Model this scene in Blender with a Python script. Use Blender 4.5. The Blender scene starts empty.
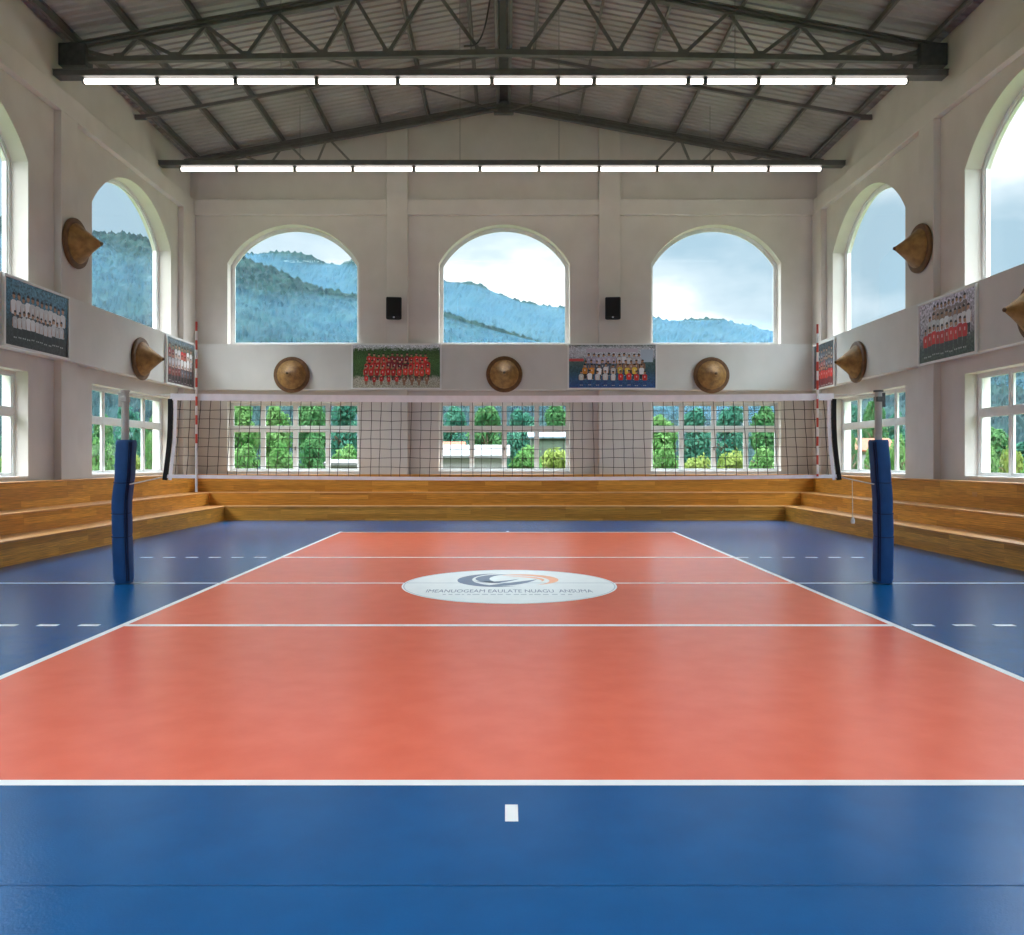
import bpy, bmesh, math, random
from mathutils import Vector, Matrix, noise
from mathutils.geometry import tessellate_polygon

S = bpy.context.scene
COL = S.collection
R = random.Random(7)
PI = math.pi

# ------------------------------------------------------------------ materials
def new_mat(name):
    m = bpy.data.materials.new(name)
    m.use_nodes = True
    nt = m.node_tree
    nt.nodes.clear()
    out = nt.nodes.new('ShaderNodeOutputMaterial')
    return m, nt, out

def nd(nt, typ, **kw):
    n = nt.nodes.new(typ)
    for k, v in kw.items():
        if k in n.inputs.keys() if hasattr(n.inputs, 'keys') else False:
            n.inputs[k].default_value = v
        else:
            setattr(n, k, v)
    return n

def principled(nt, out, rough=.6, spec=.5, metal=0.):
    b = nt.nodes.new('ShaderNodeBsdfPrincipled')
    b.inputs['Roughness'].default_value = rough
    b.inputs['Specular IOR Level'].default_value = spec
    b.inputs['Metallic'].default_value = metal
    nt.links.new(b.outputs[0], out.inputs[0])
    return b

def c4(c):
    return (c[0], c[1], c[2], 1)

def srgb(r, g, b):
    f = lambda v: ((v/255+.055)/1.055)**2.4 if v/255 > .04045 else v/255/12.92
    return (f(r), f(g), f(b))

def noisy(name, ca, cb, scale=5., rough=.6, spec=.4, metal=0., bump=0., bscale=None, detail=4., stretch=None, lo=.35, hi=.65, rvar=0.):
    """two-tone noise material with optional bump"""
    m, nt, out = new_mat(name)
    b = principled(nt, out, rough, spec, metal)
    tc = nt.nodes.new('ShaderNodeNewGeometry')
    src = tc.outputs['Position']
    if stretch:
        mp = nt.nodes.new('ShaderNodeMapping'); mp.inputs['Scale'].default_value = stretch
        nt.links.new(src, mp.inputs[0]); src = mp.outputs[0]
    n = nt.nodes.new('ShaderNodeTexNoise'); n.inputs['Scale'].default_value = scale; n.inputs['Detail'].default_value = detail
    nt.links.new(src, n.inputs[0])
    r = nt.nodes.new('ShaderNodeValToRGB')
    r.color_ramp.elements[0].position = lo; r.color_ramp.elements[0].color = c4(ca)
    r.color_ramp.elements[1].position = hi; r.color_ramp.elements[1].color = c4(cb)
    nt.links.new(n.outputs[0], r.inputs[0]); nt.links.new(r.outputs[0], b.inputs['Base Color'])
    if bump:
        n2 = nt.nodes.new('ShaderNodeTexNoise'); n2.inputs['Scale'].default_value = bscale or scale*4; n2.inputs['Detail'].default_value = 2
        nt.links.new(tc.outputs['Position'], n2.inputs[0])
        bp = nt.nodes.new('ShaderNodeBump'); bp.inputs['Strength'].default_value = bump; bp.inputs['Distance'].default_value = .01
        nt.links.new(n2.outputs[0], bp.inputs['Height']); nt.links.new(bp.outputs[0], b.inputs['Normal'])
    if rvar:
        mr = nt.nodes.new('ShaderNodeMapRange'); mr.inputs[3].default_value = rough-rvar; mr.inputs[4].default_value = rough+rvar
        nt.links.new(n.outputs[0], mr.inputs[0]); nt.links.new(mr.outputs[0], b.inputs['Roughness'])
    return m

_flat = {}
def flat(rgb, rough=.55, spec=.3):
    k = (tuple(round(v, 3) for v in rgb), rough, spec)
    if k not in _flat:
        m, nt, out = new_mat('print_colour_%d' % len(_flat))
        b = principled(nt, out, rough, spec); b.inputs['Base Color'].default_value = c4(rgb)
        _flat[k] = m
    return _flat[k]

def emission(name, rgb, strength):
    m, nt, out = new_mat(name)
    e = nt.nodes.new('ShaderNodeEmission'); e.inputs[0].default_value = c4(rgb); e.inputs[1].default_value = strength
    nt.links.new(e.outputs[0], out.inputs[0])
    return m

def wood(name, axis, ca, cb, tint=1.):
    """bamboo boarding: long narrow strips running along the given axis"""
    m, nt, out = new_mat(name)
    b = principled(nt, out, .42, .35)
    g = nt.nodes.new('ShaderNodeNewGeometry')
    sp = nt.nodes.new('ShaderNodeSeparateXYZ'); nt.links.new(g.outputs['Position'], sp.inputs[0])
    cb_ = nt.nodes.new('ShaderNodeCombineXYZ')
    nt.links.new(sp.outputs[axis], cb_.inputs[0])
    ad = nt.nodes.new('ShaderNodeMath'); ad.operation = 'ADD'
    nt.links.new(sp.outputs[2], ad.inputs[0]); nt.links.new(sp.outputs[1-axis], ad.inputs[1])
    nt.links.new(ad.outputs[0], cb_.inputs[1])
    br = nt.nodes.new('ShaderNodeTexBrick')
    br.inputs['Color1'].default_value = c4(ca); br.inputs['Color2'].default_value = c4(cb)
    br.inputs['Mortar'].default_value = c4([v*.55 for v in ca])
    br.inputs['Scale'].default_value = 1; br.inputs['Mortar Size'].default_value = .0015
    br.inputs['Brick Width'].default_value = 1.9; br.inputs['Row Height'].default_value = .138
    br.offset = .37; br.squash = 1.6; br.squash_frequency = 3
    nt.links.new(cb_.outputs[0], br.inputs[0])
    mp = nt.nodes.new('ShaderNodeMapping'); mp.inputs['Scale'].default_value = (1.2, 55, 1)
    nt.links.new(cb_.outputs[0], mp.inputs[0])
    n = nt.nodes.new('ShaderNodeTexNoise'); n.inputs['Scale'].default_value = 1.5; n.inputs['Detail'].default_value = 6
    nt.links.new(mp.outputs[0], n.inputs[0])
    mr = nt.nodes.new('ShaderNodeMapRange'); mr.inputs[1].default_value = .3; mr.inputs[2].default_value = .7
    mr.inputs[3].default_value = 0.55*tint; mr.inputs[4].default_value = 1.3*tint
    nt.links.new(n.outputs[0], mr.inputs[0])
    mx = nt.nodes.new('ShaderNodeMix'); mx.data_type = 'RGBA'; mx.blend_type = 'MULTIPLY'; mx.inputs[0].default_value = 1
    nt.links.new(br.outputs[0], mx.inputs[6]); nt.links.new(mr.outputs[0], mx.inputs[7])
    nt.links.new(mx.outputs[2], b.inputs['Base Color'])
    return m

def woven(name, ca, cb, rings=95., spokes=64.):
    """plaited bamboo in polar coordinates around the hat's axis (object space)"""
    m, nt, out = new_mat(name)
    b = principled(nt, out, .5, .35)
    tc = nt.nodes.new('ShaderNodeTexCoord')
    sp = nt.nodes.new('ShaderNodeSeparateXYZ'); nt.links.new(tc.outputs['Object'], sp.inputs[0])
    def mth(op, a, bb=None):
        q = nt.nodes.new('ShaderNodeMath'); q.operation = op
        for i, v in enumerate((a, bb)):
            if v is None: continue
            if isinstance(v, (int, float)): q.inputs[i].default_value = v
            else: nt.links.new(v, q.inputs[i])
        return q.outputs[0]
    ang = mth('ARCTAN2', sp.outputs[1], sp.outputs[0])
    rad = mth('SQRT', mth('ADD', mth('MULTIPLY', sp.outputs[0], sp.outputs[0]), mth('MULTIPLY', sp.outputs[1], sp.outputs[1])))
    along = mth('SUBTRACT', rad, sp.outputs[2])
    w = mth('MULTIPLY', mth('SINE', mth('MULTIPLY', ang, spokes)), mth('SINE', mth('MULTIPLY', along, rings)))
    n = nt.nodes.new('ShaderNodeTexNoise'); n.inputs['Scale'].default_value = 7; n.inputs['Detail'].default_value = 5
    nt.links.new(tc.outputs['Object'], n.inputs[0])
    v = mth('ADD', mth('MULTIPLY', w, .28), n.outputs[0])
    r = nt.nodes.new('ShaderNodeValToRGB')
    r.color_ramp.elements[0].position = .25; r.color_ramp.elements[0].color = c4(ca)
    r.color_ramp.elements[1].position = .75; r.color_ramp.elements[1].color = c4(cb)
    nt.links.new(v, r.inputs[0]); nt.links.new(r.outputs[0], b.inputs['Base Color'])
    bp = nt.nodes.new('ShaderNodeBump'); bp.inputs['Strength'].default_value = .5; bp.inputs['Distance'].default_value = .01
    nt.links.new(w, bp.inputs['Height']); nt.links.new(bp.outputs[0], b.inputs['Normal'])
    return m

def glass(name):
    """thin clear pane: straight-through light plus Fresnel reflection"""
    m, nt, out = new_mat(name)
    g = nt.nodes.new('ShaderNodeNewGeometry')
    ior = nt.nodes.new('ShaderNodeMapRange'); ior.inputs[3].default_value = 1.16; ior.inputs[4].default_value = 1/1.16
    nt.links.new(g.outputs['Backfacing'], ior.inputs[0])
    f = nt.nodes.new('ShaderNodeFresnel'); nt.links.new(ior.outputs[0], f.inputs[0])
    t = nt.nodes.new('ShaderNodeBsdfTransparent'); t.inputs[0].default_value = (.97, .985, .98, 1)
    gl = nt.nodes.new('ShaderNodeBsdfGlossy'); gl.inputs['Roughness'].default_value = .01
    mx = nt.nodes.new('ShaderNodeMixShader')
    nt.links.new(f.outputs[0], mx.inputs[0]); nt.links.new(t.outputs[0], mx.inputs[1]); nt.links.new(gl.outputs[0], mx.inputs[2])
    nt.links.new(mx.outputs[0], out.inputs[0])
    return m

def leafy(name, ca, cb, scale):
    m, nt, out = new_mat(name)
    g = nt.nodes.new('ShaderNodeNewGeometry')
    n = nt.nodes.new('ShaderNodeTexNoise'); n.inputs['Scale'].default_value = scale; n.inputs['Detail'].default_value = 3
    nt.links.new(g.outputs['Position'], n.inputs[0])
    r = nt.nodes.new('ShaderNodeValToRGB')
    r.color_ramp.elements[0].position = .32; r.color_ramp.elements[0].color = c4(ca)
    r.color_ramp.elements[1].position = .68; r.color_ramp.elements[1].color = c4(cb)
    nt.links.new(n.outputs[0], r.inputs[0])
    d = nt.nodes.new('ShaderNodeBsdfDiffuse'); t = nt.nodes.new('ShaderNodeBsdfTranslucent')
    nt.links.new(r.outputs[0], d.inputs[0]); nt.links.new(r.outputs[0], t.inputs[0])
    mx = nt.nodes.new('ShaderNodeMixShader'); mx.inputs[0].default_value = .4
    nt.links.new(d.outputs[0], mx.inputs[1]); nt.links.new(t.outputs[0], mx.inputs[2])
    nt.links.new(mx.outputs[0], out.inputs[0])
    return m

M = {}
M['wall'] = noisy('warm_white_plaster', (.612, .562, .520), (.652, .602, .560), 1.3, .85, .2, bump=.06, bscale=60)
M['band'] = noisy('plaster_band', (.635, .618, .585), (.675, .658, .625), 1.3, .8, .2, bump=.04, bscale=60)
M['blue'] = noisy('blue_sports_floor', (.0008, .066, .205), (.001, .074, .228), 3., .24, .19, bump=.09, bscale=75)
M['orange'] = noisy('orange_sports_floor', (.655, .122, .07), (.695, .138, .081), 3., .24, .19, bump=.09, bscale=75)
M['line'] = noisy('white_floor_paint', (.70, .70, .70), (.76, .76, .76), 5, .4, .3)
M['emblem'] = noisy('emblem_white', (.72, .77, .78), (.76, .81, .82), 5, .4, .4)
M['emblem_blue'] = noisy('emblem_blue', (.035, .09, .19), (.05, .11, .22), 9, .4, .4)
M['emblem_orange'] = noisy('emblem_orange', (.80, .33, .16), (.86, .38, .19), 9, .4, .4)
M['emblem_grey'] = noisy('emblem_grey', (.30, .36, .42), (.34, .40, .46), 9, .4, .4)
M['seam'] = flat((.001, .056, .175))
M['steel'] = noisy('grey_painted_steel', (.125, .117, .112), (.155, .146, .14), 3, .55, .4, bump=.03)
M['steel_light'] = noisy('light_painted_steel', (.20, .185, .17), (.24, .22, .205), 3, .55, .4)
M['sheet'] = noisy('grey_roof_sheet', (.30, .285, .27), (.37, .35, .33), .8, .5, .45, metal=.1)
M['white_frame'] = noisy('white_window_frame', (.74, .74, .73), (.80, .80, .79), 4, .4, .4)
M['reveal'] = M['wall']
M['glass'] = glass('window_glass')
M['tube'] = emission('lamp_tube', (1., .92, .86), 4.)
WA, WB = (.52, .215, .026), (.76, .36, .055)
M['wood_x'] = wood('bamboo_boards_lengthwise', 0, WA, WB)
M['wood_y'] = wood('bamboo_boards_sideways', 1, WA, WB)
M['seat_x'] = wood('bamboo_seat_lengthwise', 0, (.60, .28, .08), (.68, .34, .11))
M['seat_y'] = wood('bamboo_seat_sideways', 1, (.60, .28, .08), (.68, .34, .11))
M['pad'] = noisy('blue_vinyl_padding', (.003, .050, .175), (.004, .060, .205), 6, .5, .35, bump=.25, bscale=14)
M['pad_dark'] = noisy('dark_blue_seam', (.002, .014, .06), (.003, .018, .075), 6, .6, .3)
M['pole'] = noisy('galvanised_pole', (.36, .345, .33), (.44, .42, .40), 4, .4, .5, metal=.4)
M['dark_metal'] = noisy('dark_metal_fitting', (.05, .05, .05), (.08, .08, .08), 6, .45, .5)
M['tape'] = noisy('white_net_tape', (.84, .81, .84), (.90, .87, .90), 9, .7, .2)
M['cord'] = noisy('net_cord', (.05, .045, .042), (.08, .07, .065), 9, .8, .2)
M['black_band'] = noisy('black_net_band', (.008, .008, .008), (.014, .014, .014), 9, .7, .2)
M['rope'] = noisy('pale_rope', (.55, .54, .52), (.66, .64, .62), 30, .8, .2)
M['red'] = noisy('antenna_red', (.50, .05, .03), (.58, .07, .045), 9, .45, .4)
M['white_gloss'] = noisy('antenna_white', (.76, .74, .72), (.82, .80, .78), 9, .45, .4)
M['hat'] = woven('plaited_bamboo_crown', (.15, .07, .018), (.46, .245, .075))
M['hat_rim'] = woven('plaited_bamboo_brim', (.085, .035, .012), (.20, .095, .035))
M['hat_tip'] = noisy('dark_hat_tip', (.09, .05, .025), (.13, .075, .035), 20, .6, .3)
M['black'] = noisy('black_speaker_case', (.008, .008, .009), (.012, .012, .013), 9, .5, .4)
M['grille'] = noisy('black_speaker_grille', (.004, .004, .005), (.008, .008, .009), 120, .6, .3)
M['badge'] = flat((.55, .58, .62))
M['trunking'] = noisy('grey_lamp_trunking', (.10, .10, .098), (.13, .13, .127), 4, .5, .4)
M['ground'] = noisy('outdoor_grass', (0.0330, 0.0605, 0.0138), (0.0770, 0.1045, 0.0275), .25, .9, .1, lo=.3, hi=.7)
M['leaf_bright'] = leafy('bright_leaves', (.04, .115, .028), (.12, .215, .075), 1.1)
M['leaf_mid'] = leafy('green_leaves', (.022, .08, .03), (.075, .165, .062), 1.1)
M['leaf_teal'] = leafy('blue_green_leaves', (.018, .08, .055), (.055, .15, .10), 1.1)
M['leaf_yellow'] = leafy('yellow_green_leaves', (.085, .13, .025), (.20, .24, .07), 1.4)
M['bark'] = noisy('brown_bark', (.09, .06, .04), (.16, .11, .08), 6, .9, .1)
M['house_white'] = noisy('whitewashed_wall', (.17, .17, .168), (.21, .21, .207), 2, .8, .2)
M['house_roof'] = noisy('orange_tiled_roof', (.13, .040, .020), (.17, .058, .03), 4, .8, .2)
M['pale_roof'] = noisy('pale_blue_metal_roof', (.085, .12, .14), (.11, .145, .165), 2, .6, .3)
M['pale_sheet'] = noisy('pale_sheet_roof', (.10, .10, .10), (.13, .13, .13), 2, .7, .2)
M['house_dark'] = flat((.06, .07, .08))
M['hill_near'] = noisy('forested_slope', (.0025, .012, .015), (.009, .025, .024), .09, .95, .05, detail=8, lo=.38, hi=.62)
M['hill_far'] = noisy('distant_forested_slope', (.003, .015, .017), (.007, .022, .022), .03, .95, .05, detail=8, lo=.38, hi=.62)

# ------------------------------------------------------------------ mesh helpers
class MB:
    def __init__(s):
        s.v = []; s.f = []; s.mi = []; s.sm = []
    def add(s, vs, fs, mi=0, smooth=False):
        o = len(s.v)
        s.v += [tuple(v) for v in vs]
        for f in fs:
            s.f.append([i+o for i in f]); s.mi.append(mi); s.sm.append(smooth)
        return s
    def box(s, x0, x1, y0, y1, z0, z1, mi=0):
        v = [(x0,y0,z0),(x1,y0,z0),(x1,y1,z0),(x0,y1,z0),(x0,y0,z1),(x1,y0,z1),(x1,y1,z1),(x0,y1,z1)]
        return s.add(v, [(0,3,2,1),(4,5,6,7),(0,1,5,4),(1,2,6,5),(2,3,7,6),(3,0,4,7)], mi)
    def bbox(s, x0, x1, y0, y1, z0, z1, b=.01, mi=0):
        """box with bevelled edges"""
        bm = bmesh.new()
        bmesh.ops.create_cube(bm, size=1)
        bmesh.ops.scale(bm, vec=(x1-x0, y1-y0, z1-z0), verts=bm.verts)
        bmesh.ops.translate(bm, vec=((x0+x1)/2, (y0+y1)/2, (z0+z1)/2), verts=bm.verts)
        bmesh.ops.bevel(bm, geom=list(bm.edges), offset=b, segments=2, affect='EDGES', profile=.5)
        bm.verts.index_update()
        s.add([v.co[:] for v in bm.verts], [[v.index for v in f.verts] for f in bm.faces], mi)
        bm.free(); return s
    def bar(s, a, b, w, h, mi=0, up=(0,0,1)):
        """square bar from a to b, w across, h along up"""
        a = Vector(a); b = Vector(b); d = (b-a).normalized(); u = Vector(up)
        if abs(d.dot(u)) > .98: u = Vector((0,1,0))
        sx = d.cross(u).normalized()*w/2; sy = sx.cross(d).normalized()*h/2
        v = [a-sx-sy, a+sx-sy, a+sx+sy, a-sx+sy, b-sx-sy, b+sx-sy, b+sx+sy, b-sx+sy]
        return s.add(v, [(0,3,2,1),(4,5,6,7),(0,1,5,4),(1,2,6,5),(2,3,7,6),(3,0,4,7)], mi)
    def angle_bar(s, a, b, w, t, mi=0, up=(0,1,0)):
        """L-section steel angle"""
        a = Vector(a); b = Vector(b); d = (b-a).normalized(); u = Vector(up)
        sx = d.cross(u).normalized(); sy = sx.cross(d).normalized()
        prof = [(-w/2,-w/2),(w/2,-w/2),(w/2,-w/2+t),(-w/2+t,-w/2+t),(-w/2+t,w/2),(-w/2,w/2)]
        v = [p + sx*q[0] + sy*q[1] for p in (a, b) for q in prof]
        n = 6
        f = [tuple(range(n-1,-1,-1)), tuple(range(n, 2*n))] + [(i,(i+1)%n,(i+1)%n+n,i+n) for i in range(n)]
        return s.add(v, f, mi)
    def tube(s, pts, r, n=8, mi=0, caps=True, smooth=True):
        rings = []
        P = [Vector(p) for p in pts]
        vs = []; fs = []
        for i, p in enumerate(P):
            d = (P[min(i+1,len(P)-1)]-P[max(i-1,0)]).normalized()
            u = Vector((0,0,1)) if abs(d.z) < .95 else Vector((0,1,0))
            x = d.cross(u).normalized(); y = x.cross(d).normalized()
            rr = r[i] if isinstance(r, (list, tuple)) else r
            vs += [p + x*math.cos(2*PI*k/n)*rr + y*math.sin(2*PI*k/n)*rr for k in range(n)]
        for i in range(len(P)-1):
            for k in range(n):
                fs.append((i*n+k, i*n+(k+1)%n, (i+1)*n+(k+1)%n, (i+1)*n+k))
        s.add(vs, fs, mi, smooth)
        if caps:
            s.add(vs[:n], [tuple(range(n-1,-1,-1))], mi); s.add(vs[-n:], [tuple(range(n))], mi)
        return s
    def lathe(s, prof, n=48, mi=0, smooth=True):
        vs = []; fs = []
        for r, z in prof:
            vs += [(r*math.cos(2*PI*k/n), r*math.sin(2*PI*k/n), z) for k in range(n)]
        for i in range(len(prof)-1):
            for k in range(n):
                fs.append((i*n+k, i*n+(k+1)%n, (i+1)*n+(k+1)%n, (i+1)*n+k))
        return s.add(vs, fs, mi, smooth)
    def poly(s, pts, mi=0):
        return s.add(pts, [tuple(range(len(pts)))], mi)
    def build(s, name, mats, parent=None):
        me = bpy.data.meshes.new(name)
        me.from_pydata(s.v, [], s.f)
        for m in (mats if isinstance(mats, (list, tuple)) else [mats]): me.materials.append(m)
        me.polygons.foreach_set('material_index', s.mi)
        me.polygons.foreach_set('use_smooth', s.sm)
        me.update()
        o = bpy.data.objects.new(name, me); COL.objects.link(o)
        if parent is not None: o.parent = parent
        return o

def tag(o, label=None, cat=None, group=None, kind=None):
    if label: o['label'] = label
    if cat: o['category'] = cat
    if group: o['group'] = group
    if kind: o['kind'] = kind
    return o

def empty(name, loc=(0,0,0), label=None, cat=None, group=None, kind=None, rot=(0,0,0)):
    o = bpy.data.objects.new(name, None); COL.objects.link(o)
    o.location = loc; o.rotation_euler = rot; o.empty_display_size = .2
    return tag(o, label, cat, group, kind)

KIDS = {}
def copy_tree(o, parent=None):
    c = o.copy(); COL.objects.link(c)
    if parent is not None: c.parent = parent
    for ch in list(o.children): copy_tree(ch, c)
    return c

# ------------------------------------------------------------------ key measures (metres; camera at origin, looking along +Y)
EYE = 1.9
FPX, VX, VY = 849., 506., 461.
XL, XR, YB, YF = -10.85, 10.70, 29.2, -4.5
XC = (XL+XR)/2
TH = .60                       # wall thickness
REC = .35                      # glass sits this far behind the inner wall face
REC_UP = .44
APEX, SLOPE = 14.2, .183
roofz = lambda x: APEX - SLOPE*abs(x-XC)
SILL_UP, SPRING, CROWN = 5.90, 8.70, 10.03
SILL_LO, HEAD_LO = 1.52, 3.93
BAND0, BAND1 = 4.32, 5.89
BEAM0, BEAM1 = 10.33, 10.85

# ------------------------------------------------------------------ openings
def arch_loop(u0, u1, z0, zs, zt, n=28):
    c = (u0+u1)/2; h = (u1-u0)/2; r = zt-zs
    rad = (h*h+r*r)/(2*r); cz = zt-rad; a = math.asin(min(1, h/rad))
    return [(u0, z0), (u1, z0)] + [(c+rad*math.sin(t), cz+rad*math.cos(t)) for t in [a-2*a*i/n for i in range(n+1)]]

def rect_loop(u0, u1, z0, z1):
    return [(u0, z0), (u1, z0), (u1, z1), (u0, z1)]

def wall_slab(name, outline, holes, to3, mat, label):
    """to3(u, z, depth) -> xyz; depth 0 is the room side, TH the outside"""
    mb = MB()
    loops = [outline] + holes
    flatp = [p for l in loops for p in l]
    tris = tessellate_polygon([[Vector((p[0], p[1], 0)) for p in l] for l in loops])
    for dep in (0, TH):
        mb.add([to3(u, z, dep) for u, z in flatp], [tuple(t) for t in tris])
    for l in loops:
        n = len(l)
        mb.add([to3(u, z, d) for d in (0, TH) for u, z in l], [(i, (i+1) % n, (i+1) % n+n, i+n) for i in range(n)])
    o = mb.build(name, mat)
    bm = bmesh.new(); bm.from_mesh(o.data)
    bmesh.ops.remove_doubles(bm, verts=bm.verts, dist=1e-5)
    bmesh.ops.recalc_face_normals(bm, faces=bm.faces)
    bm.to_mesh(o.data); bm.free()
    return tag(o, label, 'wall', kind='structure')

def ring(mb, outer, inner, to3, d0, d1):
    """closed frame between two loops with equal point count, from depth d0 to d1"""
    n = len(outer)
    vs = [to3(u, z, d) for d in (d0, d1) for l in (outer, inner) for u, z in l]
    fs = []
    for i in range(n):
        j = (i+1) % n
        fs += [(i, j, n+j, n+i), (2*n+i, 3*n+i, 3*n+j, 2*n+j), (n+i, n+j, 3*n+j, 3*n+i), (i, 2*n+i, 2*n+j, j)]
    mb.add(vs, fs)

WN = [0]
def arched_window(u0, u1, to3, label):
    WN[0] += 1
    e = empty('window_%d' % WN[0], to3((u0+u1)/2, SILL_UP, REC_UP), label, 'window', 'arched upper windows', 'structure')
    T = Matrix.Translation(-Vector(e.location))
    t3 = lambda u, z, d: Vector(to3(u, z, d)) - Vector(e.location)
    mb = MB(); t = .085
    ring(mb, arch_loop(u0, u1, SILL_UP, SPRING, CROWN), arch_loop(u0+t, u1-t, SILL_UP+t, SPRING-.02, CROWN-t), t3, REC_UP-.05, REC_UP+.05)
    t2 = t+.045
    ring(mb, arch_loop(u0+t, u1-t, SILL_UP+t, SPRING-.02, CROWN-t), arch_loop(u0+t2, u1-t2, SILL_UP+t2, SPRING-.03, CROWN-t2), t3, REC_UP-.02, REC_UP+.03)
    mb.build('window_frame', M['white_frame'], e)
    mb = MB(); l = arch_loop(u0+t, u1-t, SILL_UP+t, SPRING-.02, CROWN-t); n = len(l)
    mb.add([t3(u, z, d) for d in (REC_UP, REC_UP+.012) for u, z in l],
           [tuple(range(n)), tuple(range(2*n-1, n-1, -1))])
    g = mb.build('glass_pane', M['glass'], e)
    bm = bmesh.new(); bm.from_mesh(g.data)
    # orient both sheets outwards
    c = Vector(t3((u0+u1)/2, 7.5, REC_UP+.006))
    for f in bm.faces:
        if f.normal.dot(f.calc_center_median()-c) < 0: f.normal_flip()
    bm.to_mesh(g.data); bm.free()
    return e

def casement_window(u0, u1, to3, label):
    WN[0] += 1
    e = empty('window_%d' % WN[0], to3((u0+u1)/2, SILL_LO, REC), label, 'window', 'lower casement windows', 'structure')
    t3 = lambda u, z, d: Vector(to3(u, z, d)) - Vector(e.location)
    def blk(mb, a, b, c, d, p, q):
        vs = [t3(u, z, w) for w in (p, q) for u, z in rect_loop(a, b, c, d)]
        mb.add(vs, [(0,1,2,3), (7,6,5,4), (0,4,5,1), (1,5,6,2), (2,6,7,3), (3,7,4,0)])
    t = .08; mb = MB()
    ring(mb, rect_loop(u0, u1, SILL_LO, HEAD_LO), rect_loop(u0+t, u1-t, SILL_LO+t, HEAD_LO-t), t3, REC-.05, REC+.05)
    w = (u1-u0)/4; zt = SILL_LO + (HEAD_LO-SILL_LO)*.62
    for k in (1, 2, 3):
        m = .055 if k == 2 else .045
        blk(mb, u0+k*w-m, u0+k*w+m, SILL_LO+t, HEAD_LO-t, REC-.045, REC+.045)
    blk(mb, u0+t, u1-t, zt-.075, zt+.075, REC-.055, REC+.055)
    mb.build('window_frame', M['white_frame'], e)
    for k in range(4):
        a, b = u0+k*w+(t if k == 0 else .05), u0+(k+1)*w-(t if k == 3 else .05)
        sm = MB()
        for c, d in ((SILL_LO+t, zt-.075), (zt+.075, HEAD_LO-t)):
            ring(sm, rect_loop(a, b, c, d), rect_loop(a+.035, b-.035, c+.035, d-.035), t3, REC-.025, REC+.03)
        sm.build('sash', M['white_frame'], e)
    hm = MB()
    blk(hm, u0+2*w-.015, u0+2*w+.015, SILL_LO+.75, SILL_LO+.88, REC-.085, REC-.06)
    hm.build('handle', M['dark_metal'], e)
    g = MB()
    blk(g, u0+.05, u1-.05, SILL_LO+.05, HEAD_LO-.05, REC, REC+.012)
    gp = g.build('glass_pane', M['glass'], e)
    bm = bmesh.new(); bm.from_mesh(gp.data); bmesh.ops.recalc_face_normals(bm, faces=bm.faces); bm.to_mesh(gp.data); bm.free()
    sm = MB()
    blk(sm, u0+.004, u1-.004, SILL_LO-.0, SILL_LO+.035, .0, REC-.05)
    sm.build('window_sill', M['white_frame'], e)
    return e

toL = lambda u, z, d: (XL-d, u, z)
toR = lambda u, z, d: (XR+d, u, z)
toB = lambda u, z, d: (u, YB+d, z)
toF = lambda u, z, d: (u, YF-d, z)

LW = [(22.25, 27.50), (14.03, 19.28), (5.80, 11.05), (-2.40, 2.85)]
RW = [(22.75, 27.80), (14.75, 19.80), (6.75, 11.80), (-1.25, 3.80)]
BW = [(-9.58, -5.06), (-2.31, 2.19), (4.99, 9.46)]

def holes(W):
    return [arch_loop(a, b, SILL_UP, SPRING, CROWN) for a, b in W] + [rect_loop(a, b, SILL_LO, HEAD_LO) for a, b in W]

wl = wall_slab('wall_left', rect_loop(YF-TH, YB+TH, -.3, roofz(XL)-.02), holes(LW), toL, M['wall'], 'left side wall of the hall with arched windows over casements')
wr = wall_slab('wall_right', rect_loop(YF-TH, YB+TH, -.3, roofz(XR)-.02), holes(RW), toR, M['wall'], 'right side wall of the hall with arched windows over casements')
gable = [(XL, -.3), (XR, -.3), (XR, roofz(XR)-.02), (XC, APEX-.02), (XL, roofz(XL)-.02)]
wb = wall_slab('wall_back', gable, holes(BW), toB, M['wall'], 'gabled end wall facing the court with three arched windows')
wf = wall_slab('wall_front', gable, holes(BW), toF, M['wall'], 'gabled wall behind the viewer, opposite the end wall')

NMB = ['left', 'middle', 'right']
for k, (a, b) in enumerate(BW):
    arched_window(a, b, toB, 'large arched window, %s one of three in the end wall' % NMB[k])
    casement_window(a, b, toB, 'casement window behind the net, %s one of three in the end wall' % NMB[k])
for W, t, sd in ((LW, toL, 'left'), (RW, toR, 'right')):
    for k, (a, b) in enumerate(W[:2]):
        w = ('nearest the end wall', 'cut by the edge of the photo')[k]
        arched_window(a, b, t, 'arched window in the %s side wall, %s' % (sd, w))
        casement_window(a, b, t, 'casement window in the %s side wall, %s' % (sd, w))
# remaining bays beside and behind the viewer: same windows, needed for the daylight and the reflections
for W, t, sd in ((LW[2:], toL, 'left'), (RW[2:], toR, 'right')):
    for k, (a, b) in enumerate(W):
        arched_window(a, b, t, 'arched window in the %s side wall beside the viewer, bay %s' % (sd, ('ahead', 'behind')[k]))
        casement_window(a, b, t, 'casement window in the %s side wall beside the viewer, bay %s' % (sd, ('ahead', 'behind')[k]))
for k, (a, b) in enumerate(BW):
    arched_window(a, b, toF, 'arched window behind the viewer, %s one of three' % NMB[k])
    casement_window(a, b, toF, 'casement window behind the viewer, %s one of three' % NMB[k])

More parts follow.
